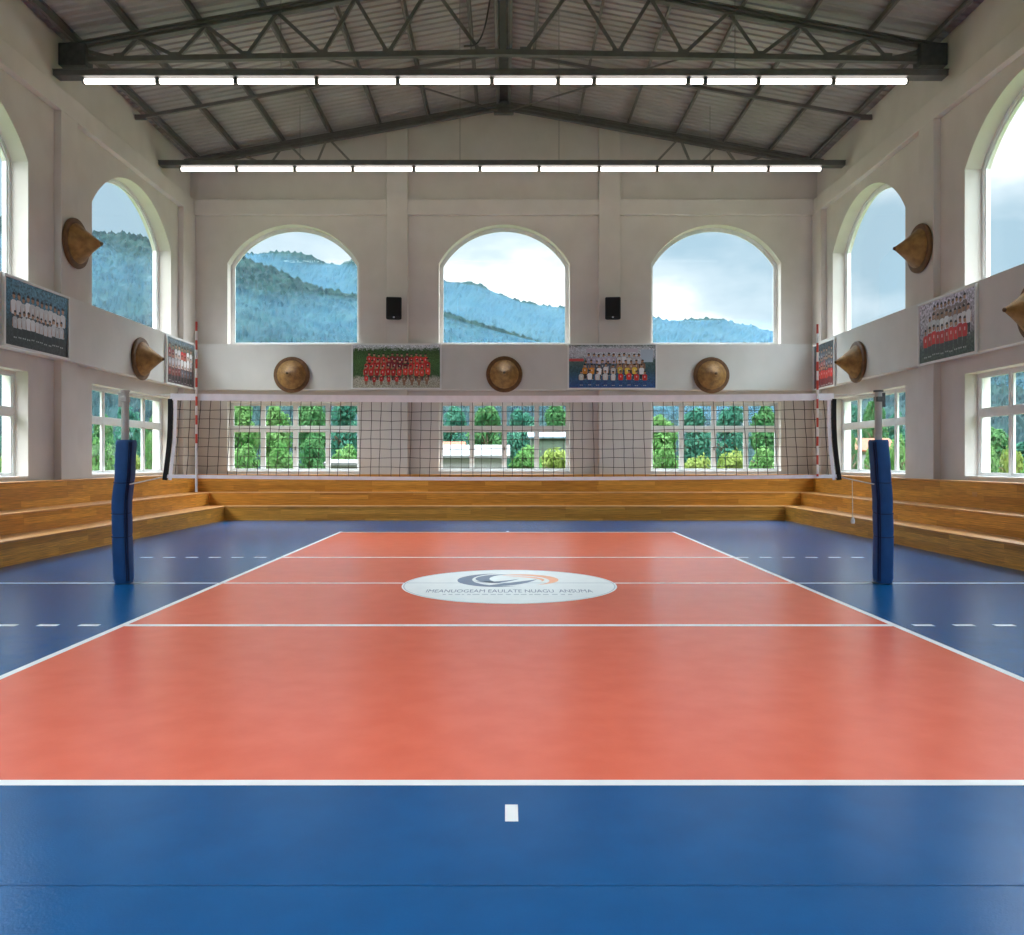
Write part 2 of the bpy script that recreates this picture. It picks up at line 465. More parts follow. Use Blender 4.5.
# ---- pilasters, bands and crown beams: fixed parts of each wall
PD = .18
def part_box(name, x0, x1, y0, y1, z0, z1, parent, mat=None):
    return MB().bbox(x0, x1, y0, y1, z0, z1, .012).build(name, mat or M['wall'], parent)
for a, b in ((20.38, 21.16), (12.16, 12.94), (3.94, 4.72), (28.10, YB)):
    part_box('pilaster', XL-.02, XL+PD, a, b, 0, BEAM0, wl)
for a, b in ((20.90, 21.66), (12.9, 13.66), (4.9, 5.66), (28.35, YB)):
    part_box('pilaster', XR-PD, XR+.02, a, b, 0, BEAM0, wr)
for a, b in ((-4.08, -3.36), (3.18, 3.90)):
    part_box('pilaster', a, b, YB-.2, YB+.02, 0, roofz(max(abs(a), abs(b)))-.08, wb)
part_box('crown_beam', XL-.02, XL+PD, YF, YB, BEAM0, BEAM1, wl)
part_box('crown_beam', XR-PD, XR+.02, YF, YB, BEAM0, BEAM1, wr)
part_box('crown_beam', XL+PD, XR-PD, YB-.16, YB+.02, BEAM0, BEAM1, wb)
BD = .26
part_box('spandrel_band', XL-.02, XL+BD, YF, YB, BAND0, BAND1, wl, M['band'])
part_box('spandrel_band', XR-BD, XR+.02, YF, YB, BAND0, BAND1, wr, M['band'])
part_box('spandrel_band', XL+BD, XR-BD, YB-BD, YB+.02, BAND0, BAND1, wb, M['band'])

# ------------------------------------------------------------------ floor with its painted court
mb = MB().box(XL-TH, XR+TH, YF-TH, YB+TH, -.3, 0)
floor = tag(mb.build('floor', M['blue']), 'blue sports floor of the hall around the orange court', 'floor', kind='structure')
SL, SR = -4.43, 4.49
YN, YFAR = 5.01, 22.65
MB().poly([(SL, YN, .0012), (SR, YN, .0012), (SR, YFAR, .0012), (SL, YFAR, .0012)]).build('court_area', M['orange'], floor)['label'] = 'orange playing area of the court'
def paint(name, x0, x1, y0, y1, z=.0024, mat=None):
    return MB().poly([(x0, y0, z), (x1, y0, z), (x1, y1, z), (x0, y1, z)]).build(name, mat or M['line'], floor)
LWD = .043
paint('boundary_line', XL+1.9, XR-1.85, YN-LWD, YN+LWD)
paint('boundary_line', SL-.04, SR+.04, YFAR-LWD, YFAR+LWD)
paint('boundary_line', SL-.04, SL+.04, YN+LWD, YFAR+.15)
paint('boundary_line', SR-.04, SR+.04, YN+LWD, YFAR+.15)
YNET = 13.2
paint('centre_line', XL+1.9, XR-1.85, YNET-.04, YNET+.04)
paint('attack_line', SL+.04, SR-.04, 9.75, 9.87)
paint('attack_line', SL+.04, SR-.04, 16.67, 16.77)
for y, ol, sl, o_r, sr in ((9.81, .27, .475, .215, .468), (16.72, .29, .449, .05, .453)):
    for k in range(6):
        for x0 in (SL-ol-.235-k*sl, SR+o_r+k*sr):
            paint('line_dash', x0, x0+.235, y-.05, y+.05)
paint('service_mark', -.005, .065, 4.47, 4.69)
paint('service_mark', .01, .08, 22.78, 23.0)
for y in (3.80,):
    paint('mat_seam', XL+1.9, XR-1.85, y-.003, y+.003, .0018, M['seam'])

# ---- centre emblem
EX, EY, ERX, ERY = .05, 13.04, 1.64, 1.76
em = MB().poly([(EX+ERX*math.cos(2*PI*k/96), EY+ERY*math.sin(2*PI*k/96), .0034) for k in range(96)]).build('court_emblem', M['emblem'], floor)
em['label'] = 'round white emblem with a blue and orange swirl at the court centre'
rg = MB(); n = 96
rg.add([(EX+ERX*q*math.cos(2*PI*k/n), EY+ERY*q*math.sin(2*PI*k/n), .0042) for q in (.975, .985) for k in range(n)],
       [(k, (k+1) % n, n+(k+1) % n, n+k) for k in range(n)])
rg.build('emblem_ring', M['emblem_grey'], em)
def stroke(pts, widths, z=.0046):
    """flat tapering brush stroke on the floor, pts in logo units"""
    mb = MB(); P = []
    for (x, y) in pts: P.append(Vector((.03+.73*x, 13.54+.85*y)))
    vs = []
    for i, p in enumerate(P):
        d = (P[min(i+1, len(P)-1)]-P[max(i-1, 0)]).normalized(); nrm = Vector((-d.y, d.x))
        w = widths[i]*.8/2
        vs += [(p.x+nrm.x*w, p.y+nrm.y*w, z), (p.x-nrm.x*w, p.y-nrm.y*w, z)]
    fs = [(2*i, 2*i+1, 2*i+3, 2*i+2) for i in range(len(P)-1)]
    return mb.add(vs, fs)
def arc(cx, cy, rx, ry, a0, a1, w, n=28, pw=1.):
    t = [i/n for i in range(n+1)]
    pts = [(cx+rx*math.cos(math.radians(a0+(a1-a0)*q)), cy+ry*math.sin(math.radians(a0+(a1-a0)*q))) for q in t]
    return pts, [max(.004, w*math.sin(PI*q**pw)) for q in t]
b = MB()
for a in (arc(-.12, .02, .82, .86, 100, 290, .30), arc(.06, .16, .62, .60, 95, 265, .28)):
    q = stroke(*a); b.add(q.v, q.f)
q = stroke(*[list(x) for x in zip(*[((-.55+1.2*t, -.78+.12*t+.75*t*t), max(.004, .28*math.sin(PI*t))) for t in [i/24 for i in range(25)]])]); b.add(q.v, q.f)
q = stroke(*[list(x) for x in zip(*[((-.75+1.0*t, -.12-.28*math.sin(PI*t)+.25*t), max(.004, .16*math.sin(PI*t))) for t in [i/24 for i in range(25)]])]); b.add(q.v, q.f)
b.build('emblem_swirl', M['emblem_blue'], em)['label'] = 'dark blue swirl strokes'
b = MB()
for a in (arc(.22, -.02, .78, .72, 118, -62, .24, pw=.8), arc(.16, -.05, .60, .48, 110, -20, .13)):
    q = stroke(*a); b.add(q.v, q.f)
b.build('emblem_swirl', M['emblem_orange'], em)['label'] = 'orange swirl strokes'
def lettering(name, text, x0, x1, y0, y1, z, mat, parent):
    cu = bpy.data.curves.new('lettering', 'FONT'); cu.body = text; cu.resolution_u = 3
    ob = bpy.data.objects.new('lettering', cu); COL.objects.link(ob)
    bpy.context.view_layer.update()
    me = bpy.data.meshes.new_from_object(ob.evaluated_get(bpy.context.evaluated_depsgraph_get()))
    bpy.data.objects.remove(ob)
    xs = [v.co.x for v in me.vertices]; ys = [v.co.y for v in me.vertices]
    for v in me.vertices:
        v.co.x = x0+(v.co.x-min(xs))/(max(xs)-min(xs))*(x1-x0)
        v.co.y = y0+(v.co.y-min(ys))/(max(ys)-min(ys))*(y1-y0)
        v.co.z = z
    me.materials.clear(); me.materials.append(mat)
    o = bpy.data.objects.new(name, me); COL.objects.link(o); o.parent = parent
    return o
lettering('emblem_lettering', 'IMEANUOGEAM EAULATE NUAGU  ANSUMA', -1.16, 1.26, 12.24, 12.53, .0046, M['emblem_blue'], em)
d = MB(); x = -.9; rr = random.Random(3)
while x < .9:
    w = rr.uniform(.03, .10)
    d.poly([(x, 12.03, .0046), (x+w, 12.03, .0046), (x+w, 12.09, .0046), (x, 12.09, .0046)]); x += w+rr.uniform(.02, .05)
d.build('emblem_small_print', M['emblem_grey'], em)
paint('centre_line', EX-ERX, EX+ERX, YNET-.022, YNET+.022, .0043, M['emblem_grey'])

# ------------------------------------------------------------------ ceiling of ribbed sheets
mb = MB()
per, hgt = .27, .04
ys = []
y = YF-TH
while y < YB+TH:
    ys += [(y, 0), (y+per*.42, 0), (y+per*.54, hgt), (y+per*.88, hgt)]; y += per
for s_, xe in ((-1, XL-TH-.2), (1, XR+TH+.2)):
    n = len(ys)
    vs = [(x, yy, roofz(x)+h+.0) for x in (XC, xe) for yy, h in ys]
    mb.add(vs, [(i, i+1, n+i+1, n+i) for i in range(n-1)])
    vs = [(x, yy, roofz(x)+.12) for x in (XC, xe) for yy in (YF-TH-.3, YB+TH+.3)]
    mb.add(vs, [(0, 1, 3, 2)])
tag(mb.build('ceiling', M['sheet']), 'grey ribbed metal sheet ceiling over the hall', 'ceiling', kind='structure')

# ------------------------------------------------------------------ roof steel
ORD = ['first', 'second', 'third', 'fourth', 'fifth', 'sixth', 'seventh', 'eighth', 'ninth', 'tenth', 'eleventh', 'twelfth']
PUR = [.9, 2.55, 4.2, 5.85, 7.45, 9.0, 10.42]
for sd, s_ in (('left', -1), ('right', 1)):
    for k, q in enumerate(PUR):
        x = XC+s_*q; zc = roofz(x)-.02
        w = .16 if k == 6 else .11
        mb = MB()
        # Z-section purlin: web and two flanges
        mb.box(x-.012, x+.012, YF+.05, YB-.02, zc-.17, zc-.008)
        mb.box(x-w/2, x+.012, YF+.05, YB-.02, zc-.185, zc-.165)
        mb.box(x-.012, x+w/2, YF+.05, YB-.02, zc-.026, zc-.014)
        o = mb.build('purlin', M['steel'])
        tag(o, 'grey steel roof purlin, %s out from the ridge on the %s slope' % (ORD[k], sd), 'purlin', 'roof purlins')
rb = empty('ridge_beam', (XC, YF, APEX-.3), 'dark double steel ridge beam running along the top of the roof', 'beam')
for s_ in (-1, 1):
    MB().box(s_*.2-.05, s_*.2+.05, .05, YB-YF-.02, .02, .22).build('channel', M['steel'], rb)
MB().box(-.14, .14, .05, YB-YF-.02, .16, .2).build('cover_plate', M['dark_metal'], rb)

def rafters(e, y, drop, w, h, name='top_chord', mat='steel'):
    """pair of sloping chords hung below the sheets, local to e"""
    for s_, xe in ((-1, XL), (1, XR)):
        x1 = xe-s_*.02
        a = (XC, y, APEX-drop); b = (x1, y, roofz(x1)-drop)
        mb = MB()
        mb.bar(a, b, w, h*.16, up=(0, 0, 1)); 
        for k in (-1, 1):
            mb.bar((a[0], y, a[2]+k*h*.42), (b[0], y, b[2]+k*h*.42), w, h*.16)
        mb.bar(a, b, w*.25, h)
        mb.build(name, M[mat], e)

# near truss
YT = 20.72
tr = empty('roof_truss', (0, 0, 0), 'deep lattice roof truss of dark steel above the nearer lamp rail', 'roof truss', 'roof trusses')
rafters(tr, YT, .30, .16, .22)
zb = lambda x: 11.86 - .018*abs(x-XC)
for s_, xe in ((-1, XL), (1, XR)):
    MB().bar((XC, YT, zb(XC)), (xe-s_*.02, YT, zb(xe)), .14, .13).build('bottom_chord', M['steel'], tr)
BN = [.55, 2.80, 4.40, 6.25, 7.95, 9.35]
TN = [1.75, 3.60, 5.50, 7.25, 8.90]
for s_ in (-1, 1):
    for i, bx in enumerate(BN):
        for j in (i-1, i):
            if 0 <= j < len(TN):
                xa, xb = XC+s_*bx, XC+s_*TN[j]
                MB().angle_bar((xa, YT, zb(xa)+.03), (xb, YT, roofz(xb)-.36), .085, .02).build('web_member', M['steel'], tr)
        MB().box(XC+s_*bx-.13, XC+s_*bx+.13, YT-.05, YT+.05, zb(bx)-.03, zb(bx)+.14).build('gusset_plate', M['steel'], tr)
    # double web near the support and the seat box on the wall
    xa, xb = XC+s_*9.35, XC+s_*10.4
    MB().angle_bar((xa, YT, zb(xa)), (xb, YT, roofz(xb)-.36), .085, .02).build('web_member', M['steel'], tr)
    xe = XL if s_ < 0 else XR
    MB().bbox(min(xe-s_*.02, xe-s_*.68), max(xe-s_*.02, xe-s_*.68), YT-.2, YT+.2, 11.48, 12.02, .02).build('support_shoe', M['dark_metal'], tr)
MB().bar((XC, YT, zb(XC)), (XC, YT, APEX-.3), .16, .12).build('king_post', M['steel'], tr)
cb = MB().tube([(XC-.35+.28*t*t*1.1 if False else XC-.95+.75*(t**.5), YT-.12, zb(0)+.1+2.2*t*t) for t in [i/14 for i in range(15)]], .022, 6).build('hanging_cable', M['dark_metal'], tr)

# end truss against the gable
YE = 28.62
te = empty('roof_truss', (0, 0, 0), 'shallow roof truss close against the end wall gable', 'roof truss', 'roof trusses')
rafters(te, YE, .32, .16, .27)
for s_, xe in ((-1, XL), (1, XR)):
    MB().bar((XC, YE, 11.88), (xe-s_*.02, YE, 11.88), .1, .1).build('bottom_chord', M['steel_light'], te)
    for xa, za, xb in ((8.75, 0, 8.1), (7.5, 0, 7.85), (7.15, 0, 6.6), (5.98, 0, 6.3), (5.85, 0, 5.1)):
        MB().angle_bar((XC+s_*xa, YE, roofz(XC+xa)-.42), (XC+s_*xb, YE, 11.92), .07, .018).build('web_member', M['steel_light'], te)
MB().bbox(XC-.33, XC+.33, YE-.1, YE+.1, APEX-.62, APEX-.45, .02).build('ridge_plate', M['steel'], te)

# light rafter between the trusses
ti = empty('rafter', (0, 0, 0), 'thin pair of rafters halfway between the two lamp rails', 'rafter')
for s_, xe in ((-1, XL), (1, XR)):
    MB().bar((XC, 24.8, APEX-.36), (xe-s_*.3, 24.8, roofz(xe)-.27), .09, .09).build('rafter_bar', M['steel'], ti)
    MB().box(min(xe-s_*.02, xe-s_*.34), max(xe-s_*.02, xe-s_*.34), 24.76, 24.84, roofz(xe)-.36, roofz(xe)-.22).build('end_bracket', M['steel'], ti)
for s_, w in ((-1, 'left'), (1, 'right')):
    o = MB().tube([(XC+s_*4.4, YT+.1, zb(4.4)), (XC+s_*.2, YE-.1, APEX-.52)], .028, 6).build('brace_rod', M['steel'])
    tag(o, 'thin steel brace rod from the near truss to the ridge, on the %s' % w, 'brace rod', 'brace rods')

# ------------------------------------------------------------------ strip lights
def strip_light(y, tubes, label, wires, zt=11.27):
    e = empty('strip_light', (0, y, zt), label, 'strip light', 'strip lights hung across the hall')
    t = MB().bbox(XL+.02, XR-.12, -.16, .16, -.15, 0, .012)
    t.box(XL+.02, XR-.12, -.19, .19, -.022, -.002)
    t.build('trunking', M['trunking'], e)
    for a, b in tubes:
        mb = MB().tube([(a+.05, 0, -.228), (b-.05, 0, -.228)], .06, 10)
        tb = mb.build('lamp_tube', M['tube'], e)
        MB().bbox(a+.01, a+.05, -.065, .065, -.295, -.15, .006).build('lamp_holder', M['trunking'], tb)
        MB().bbox(b-.05, b-.01, -.065, .065, -.295, -.15, .006).build('lamp_holder', M['trunking'], tb)
    for x in wires:
        MB().tube([(x, 0, 0), (x, 0, roofz(x)-zt-.0)], .008, 5).build('suspension_wire', M['steel'], e)
    return e
px = lambda q, y: (q-VX)*y/FPX
bn = [83, 158, 236, 317, 398, 492, 558, 594, 688, 705, 758, 833, 908]
YR1, YR2 = 20.45, 26.6
strip_light(YR1, [(px(a, YR1), px(b, YR1)) for a, b in zip(bn, bn[1:])], 'nearer row of white strip lights on a grey rail under the truss', [px(q, YR1) for q in (281, 460, 559, 735)])
bn2 = [180, 237, 295, 353, 414, 480, 539, 599, 657, 712, 768, 822]
strip_light(YR2, [(px(a, YR2), px(b, YR2)) for a, b in zip(bn2, bn2[1:])], 'farther row of white strip lights on a grey rail before the gable', [px(q, YR2) for q in (300, 460, 559, 710)])

# ------------------------------------------------------------------ tiered benches
XS_L, XS_R, YS, ZS = [-9.0, -9.72, -10.42], [8.92, 9.64, 10.30], [27.12, 27.78, 28.45], [0, .455, .87, 1.455]
bl = empty('tiered_bench', (XL, YF, 0), 'three-tier bamboo bench along the left side wall', 'bench', 'tiered benches around the court')
br_ = empty('tiered_bench', (XR, YF, 0), 'three-tier bamboo bench along the right side wall', 'bench', 'tiered benches around the court')
bb = empty('tiered_bench', (0, YB, 0), 'three-tier bamboo bench along the end wall behind the net', 'bench', 'tiered benches around the court')
NB = .035
for k in range(3):
    z0, z1 = ZS[k], ZS[k+1]
    nxL = XS_L[k+1]-.02 if k < 2 else XL+PD+.002
    nxR = XS_R[k+1]+.02 if k < 2 else XR-PD-.002
    nyB = YS[k+1]+.02 if k < 2 else YB-.202
    x0 = XS_L[k]
    MB().box(x0-.03-XL, x0-XL, 0.01, YB-YF-.005, z0, z1-NB).build('riser', M['wood_y'], bl)
    MB().bbox(nxL-XL, x0+.015-XL, 0.01, YB-YF-.005, z1-NB, z1, .006).build('seat_board', M['seat_y'], bl)
    x0 = XS_R[k]
    MB().box(x0-XR, x0+.03-XR, 0.01, YB-YF-.005, z0, z1-NB).build('riser', M['wood_y'], br_)
    MB().bbox(x0-.015-XR, nxR-XR, 0.01, YB-YF-.005, z1-NB, z1, .006).build('seat_board', M['seat_y'], br_)
    y0 = YS[k]
    MB().box(XS_L[k], XS_R[k], y0-YB, y0+.03-YB, z0, z1-NB).build('riser', M['wood_x'], bb)
    MB().bbox(XS_L[k]+.016, XS_R[k]-.016, y0-.015-YB, nyB-YB, z1-NB, z1, .006).build('seat_board', M['seat_x'], bb)
MB().bbox(XS_L[2]-.004-XL, XS_L[2]+.006-XL, 15.0-YF, 15.12-YF, 1.14, 1.24, .003).build('socket_plate', M['seat_y'], bl) if False else None
MB().bbox(XS_R[2]-.006-XR, XS_R[2]+.004-XR, 18.55-YF, 18.75-YF, 1.12, 1.22, .002).build('patch_plate', M['seat_y'], br_)

# ------------------------------------------------------------------ net posts
def net_post(x, seam, label, path):
    e = empty('net_post', (x, YNET+.0, 0), label, 'net post', 'padded net posts')
    MB().tube([(0, 0, .01), (0, 0, 2.97)], .055, 16).build('pole', M['pole'], e)
    c = MB().tube([(0, 0, 2.97), (0, 0, 3.0)], .075, 14); c.bbox(-.05, .05, -.07, .07, 2.82, 2.9, .01)
    c.bbox(-.07*seam-.03, -.07*seam+.03, -.03, .03, 2.74, 2.96, .008)
    c.build('rope_pulley', M['dark_metal'] if seam < 0 else M['pole'], e)
    MB().tube([(0, 0, .0), (0, 0, .02)], .10, 20).build('base_plate', M['dark_metal'], e)
    # padding: rounded square section swept along a slightly bent line, pinched at its straps
    mb = MB(); n = 28; vs = []; fs = []
    zs = [0.012+2.215*i/60 for i in range(61)]
    def off(z):
        t = z/2.23
        for (a, va), (b_, vb) in zip(path, path[1:]):
            if a <= t <= b_:
                u = (t-a)/(b_-a); u = u*u*(3-2*u); return va+(vb-va)*u
        return path[-1][1]
    for z in zs:
        hw = .136
        for zc in (.74*1.0, 1.10, 1.58): hw -= .008*math.exp(-((z-zc)/.025)**2)
        if z < .05: hw -= .012
        if z > 2.2: hw -= .01
        for k in range(n):
            a = 2*PI*k/n; ca, sa = math.cos(a), math.sin(a)
            p = 3.2; rr_ = hw/((abs(ca)**p+abs(sa)**p)**(1/p))
            rr_ *= 1+.012*math.sin(5*a+z*7)
            vs.append((off(z)+rr_*ca, rr_*sa, z))
    for i in range(60):
        for k in range(n):
            fs.append((i*n+k, i*n+(k+1) % n, (i+1)*n+(k+1) % n, (i+1)*n+k))
    mb.add(vs, fs, 0, True)
    mb.add(vs[-n:], [tuple(range(n))]); mb.add(vs[:n], [tuple(range(n-1, -1, -1))])
    pd = mb.build('padding', M['pad'], e)
    sm = MB(); pts = [(off(z)+seam*.098, -.128, z) for z in zs[1:-1:2]]
    sm.tube(pts, [.010]*len(pts), 6)
    pts = [(off(z)+seam*.122, -.104, z) for z in zs[1:-1:2]]
    sm.tube(pts, .015, 6)
    sm.build('seam_flap', M['pad_dark'], pd)
    for zc in (.74, 1.10, 1.58):
        st = MB(); pts = []
        for k in range(13):
            a = PI+PI*k/12
            ca, sa = math.cos(a), math.sin(a); p = 3.2; q = .139/((abs(ca)**p+abs(sa)**p)**(1/p))
            pts.append((off(zc)+q*ca, q*sa, zc-.02*math.sin(PI*k/12)))
        st.tube(pts, .007, 5); st.build('strap', M['pad_dark'], pd)
    return e
net_post(-5.92, 1, 'blue padded net post standing left of the court', [(0, -.02), (.35, -.045), (.55, -.05), (.8, 0.), (1, .02)])
net_post(5.79, -1, 'blue padded net post standing right of the court', [(0, .07), (.35, .075), (.55, .065), (.8, .03), (1, .0)])

# ------------------------------------------------------------------ net
net = empty('volleyball_net', (0, YNET, 0), 'volleyball net with white tapes stretched between the two padded posts', 'net')
NX0, NX1 = -5.21, 5.09
def ends(z):
    t = (2.95-z)/1.29
    return NX0-.09*t, NX1+.085*t
def sag(u): return -.035*math.sin(PI*u)
def strip(z0, z1, th, s0=1., s1=1., ext=0):
    mb = MB(); N = 40; vs = []
    for i in range(N+1):
        u = i/N
        for (z, sg) in ((z0, s0), (z1, s1)):
            a, b_ = ends(z); x = a-ext+(b_-a+2*ext)*u
            for y in (-th/2, th/2): vs.append((x, y, z+sag(u)*sg))
    fs = []
    for i in range(N):
        o = i*4; p = o+4
        fs += [(o, p, p+2, o+2), (o+1, o+3, p+3, p+1), (o+2, p+2, p+3, o+3), (o, o+1, p+1, p)]
    fs += [(0, 2, 3, 1), (N*4, N*4+1, N*4+3, N*4+2)]
    return mb.add(vs, fs)
ZT0, ZT1, ZB0, ZB1 = 2.845, 2.95, 1.635, 1.69
strip(ZT0, ZT1, .03).build('top_tape', M['tape'], net)
strip(ZB0, ZB1, .03, 1.1, 1.1).build('bottom_tape', M['tape'], net)
mb = MB(); NC, NR, sw = 66, 8, .0085
rj = random.Random(5)
jx = [rj.uniform(-.02, .02) for _ in range(NC+1)]; jb = [rj.uniform(-.05, .05) for _ in range(NC+1)]
for i in range(1, NC):
    u = i/NC; pts = []
    for k in range(NR+1):
        z = ZT0+(ZB1-ZT0)*k/NR; a, b_ = ends(z)
        sk = (.10*(u-.5)*4*(k/NR-.5)) if abs(u-.5) > .25 else 0
        pts.append((a+(b_-a)*u+jx[i]*.3+jb[i]*(k/NR)*.35 + .004*math.sin(k*1.7+i*2.1), .004*math.sin(i+k), z+sag(u)*(1+.1*k/NR)))
    for p, q in zip(pts, pts[1:]): mb.bar(p, q, sw, sw)
for k in range(1, NR):
    z = ZT0+(ZB1-ZT0)*k/NR; a, b_ = ends(z); pts = []
    for i in range(0, NC+1, 2):
        u = i/NC
        pts.append((a+(b_-a)*u, 0, z+sag(u)*(1+.1*k/NR)+.008*math.sin(i*.9+k*2)))
    for p, q in zip(pts, pts[1:]): mb.bar(p, q, sw, sw)
mb.build('netting', M['cord'], net)
for s_, i in ((-1, 0), (1, 1)):
    a, b_ = ends(ZT0+.02)[i], ends(ZB0-.02)[i]
    mb = MB(); pts = []
    for k in range(9):
        t = k/8; pts.append((a+(b_-a)*t+s_*-.03*math.sin(PI*t)*1.0, -.005, ZT0+.02+(ZB0-ZT0-.05)*t))
    for p, q in zip(pts, pts[1:]): mb.bar(p, q, .065, .045, up=(0, 1, 0))
    mb.build('side_band', M['black_band'], net)
    mb = MB()
    for p, q in zip(pts, pts[1:]): mb.bar((p[0]-s_*.075, 0, p[2]), (q[0]-s_*.075, 0, q[2]), .05, .02, up=(0, 1, 0))
    mb.build('side_tape', M['tape'], net)
    xp = -5.92 if i == 0 else 5.79
    MB().tube([(ends(2.9)[i], 0, 2.93), ((ends(2.9)[i]+xp)/2, 0, 2.925), (xp-s_*.06, 0, 2.94)], .009, 6).build('top_rope', M['rope'], net)
    MB().tube([(ends(1.66)[i], 0, 1.655), ((ends(1.66)[i]+xp)/2, -.06, 1.585), (xp-s_*.11, -.10, 1.54)], .011, 6).build('bottom_rope', M['rope'], net)
c = MB().tube([(5.37, -.03, 1.60), (5.375, -.03, 1.3), (5.38, -.03, .98)], .006, 6)
c.build('hanging_cord', M['rope'], net)
w = MB().tube([(5.38, -.03, .93), (5.38, -.03, .96), (5.38, -.03, 1.0), (5.38, -.03, 1.03)], [.026, .034, .026, .01], 10)
w.build('cord_weight', M['rope'], net)

def antenna(x, ztop, zbot, white_below, label):
    e = empty('net_antenna', (x, YNET-.035, zbot), label, 'antenna', 'striped net antennas')
    segs = []; z = ztop; red = True; k = 0
    while z > zbot+.01:
        z2 = max(zbot, z-.145)
        if z2 < white_below: 
            MB().tube([(0, 0, 0), (0, 0, z-zbot)], .019, 10).build('white_stripe', M['white_gloss'], e); break
        MB().tube([(0, 0, z-zbot), (0, 0, z2-zbot)], .017, 10).build('red_stripe' if red else 'white_stripe', M['red'] if red else M['white_gloss'], e)
        red = not red; z = z2
    return e
antenna(-4.80, 4.06, 1.42, 1.95, 'red and white striped antenna on the net, beside the left post')
antenna(4.83, 4.02, 1.66, 1.66, 'red and white striped antenna on the net, beside the right post')

# ------------------------------------------------------------------ woven conical hats
def make_hat():
    e = empty('conical_hat')
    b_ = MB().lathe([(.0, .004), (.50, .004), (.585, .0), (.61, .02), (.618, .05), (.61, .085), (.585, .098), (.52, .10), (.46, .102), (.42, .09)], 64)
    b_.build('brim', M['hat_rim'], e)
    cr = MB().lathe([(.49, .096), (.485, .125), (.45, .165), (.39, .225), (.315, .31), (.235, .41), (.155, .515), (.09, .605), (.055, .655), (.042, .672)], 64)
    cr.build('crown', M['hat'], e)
    MB().lathe([(.046, .655), (.048, .688), (.034, .708), (.0, .715)], 20).build('tip', M['hat_tip'], e)
    return e
hp = make_hat(); first = True
H = [(-7.29, YB-BD-.002, 4.83, 'B', 'round woven hat on the end wall band, left of the red team poster'),
     (-.06, YB-BD-.002, 4.85, 'B', 'round woven hat on the end wall between the two posters'),
     (6.99, YB-BD-.002, 4.82, 'B', 'round woven hat on the end wall, right of the mixed-colour team poster'),
     (XL+PD+.002, 20.97, 7.27, 'L', 'upper woven conical hat on the left wall, fixed to a pilaster'),
     (XL+BD+.002, 24.55, 4.85, 'L', 'lower woven conical hat on the left wall band under the arched window'),
     (XR-PD-.002, 21.50, 7.28, 'R', 'upper woven conical hat on the right wall, fixed to a pilaster'),
     (XR-BD-.002, 25.15, 4.83, 'R', 'lower woven conical hat on the right wall beside the small poster'),
     (XR-BD-.002, 16.62, 4.86, 'R', 'woven conical hat cut off by the right edge of the photo')]
for k, (x, y, z, f, lab) in enumerate(H):
    o = hp if k == 0 else copy_tree(hp)
    o.location = (x, y, z)
    o.rotation_euler = {'B': (PI/2, k*1.1, 0), 'L': (0, PI/2, 0), 'R': (0, -PI/2, 0)}[f]
    if f == 'B': o.rotation_euler = (PI/2, 0, 0)
    tag(o, lab, 'hat', 'woven conical hats on the walls')

# ------------------------------------------------------------------ speakers
def make_speaker(x, yaw, label):
    e = empty('wall_speaker', (x, YB-.2, 7.08), label, 'speaker', 'wall speakers')
    bx = bmesh.new()
    W, H_, D = .53, .74, .36
    # tapered cabinet, turned and tipped down a little
    v = []
    for (yy, w) in ((0, W*.36), (-D, W*.5)):
        v += [(-w, yy, -H_/2), (w, yy, -H_/2), (w, yy, H_/2), (-w, yy, H_/2)]
    q = [bx.verts.new(p) for p in v]
    for f in ((0, 1, 2, 3), (7, 6, 5, 4), (0, 4, 5, 1), (1, 5, 6, 2), (2, 6, 7, 3), (3, 7, 4, 0)): bx.faces.new([q[i] for i in f])
    bmesh.ops.recalc_face_normals(bx, faces=bx.faces)
    bmesh.ops.bevel(bx, geom=list(bx.edges), offset=.02, segments=2, affect='EDGES')
    me = bpy.data.meshes.new('cabinet'); bx.to_mesh(me); bx.free(); me.materials.append(M['black'])
    cab = bpy.data.objects.new('cabinet', me); COL.objects.link(cab); cab.parent = e
    g = MB().bbox(-.235, .235, -D-.018, -D+.004, -.27, .34, .012).build('grille', M['grille'], e)
    bd = MB().bbox(-.03, .03, -D-.024, -D-.002, -.325, -.275, .006).build('badge', M['badge'], e)
    for o in (cab, g, bd):
        o.location = (0, -.12, 0); o.rotation_euler = (math.radians(7), 0, yaw)
    br2 = MB().bbox(-.09, .09, -.02, 0, -.2, .2, .005); br2.bar((0, -.01, .0), (0, -.16, .0), .05, .05); br2.bar((0, -.02, .12), (0, -.15, .04), .03, .03)
    br2.build('bracket', M['dark_metal'], e)
    return e
make_speaker(-3.83, math.radians(10), 'black wall speaker on the end wall pilaster above the red team poster')
make_speaker(3.63, math.radians(-6), 'black wall speaker on the end wall pilaster above the mixed-colour team poster')

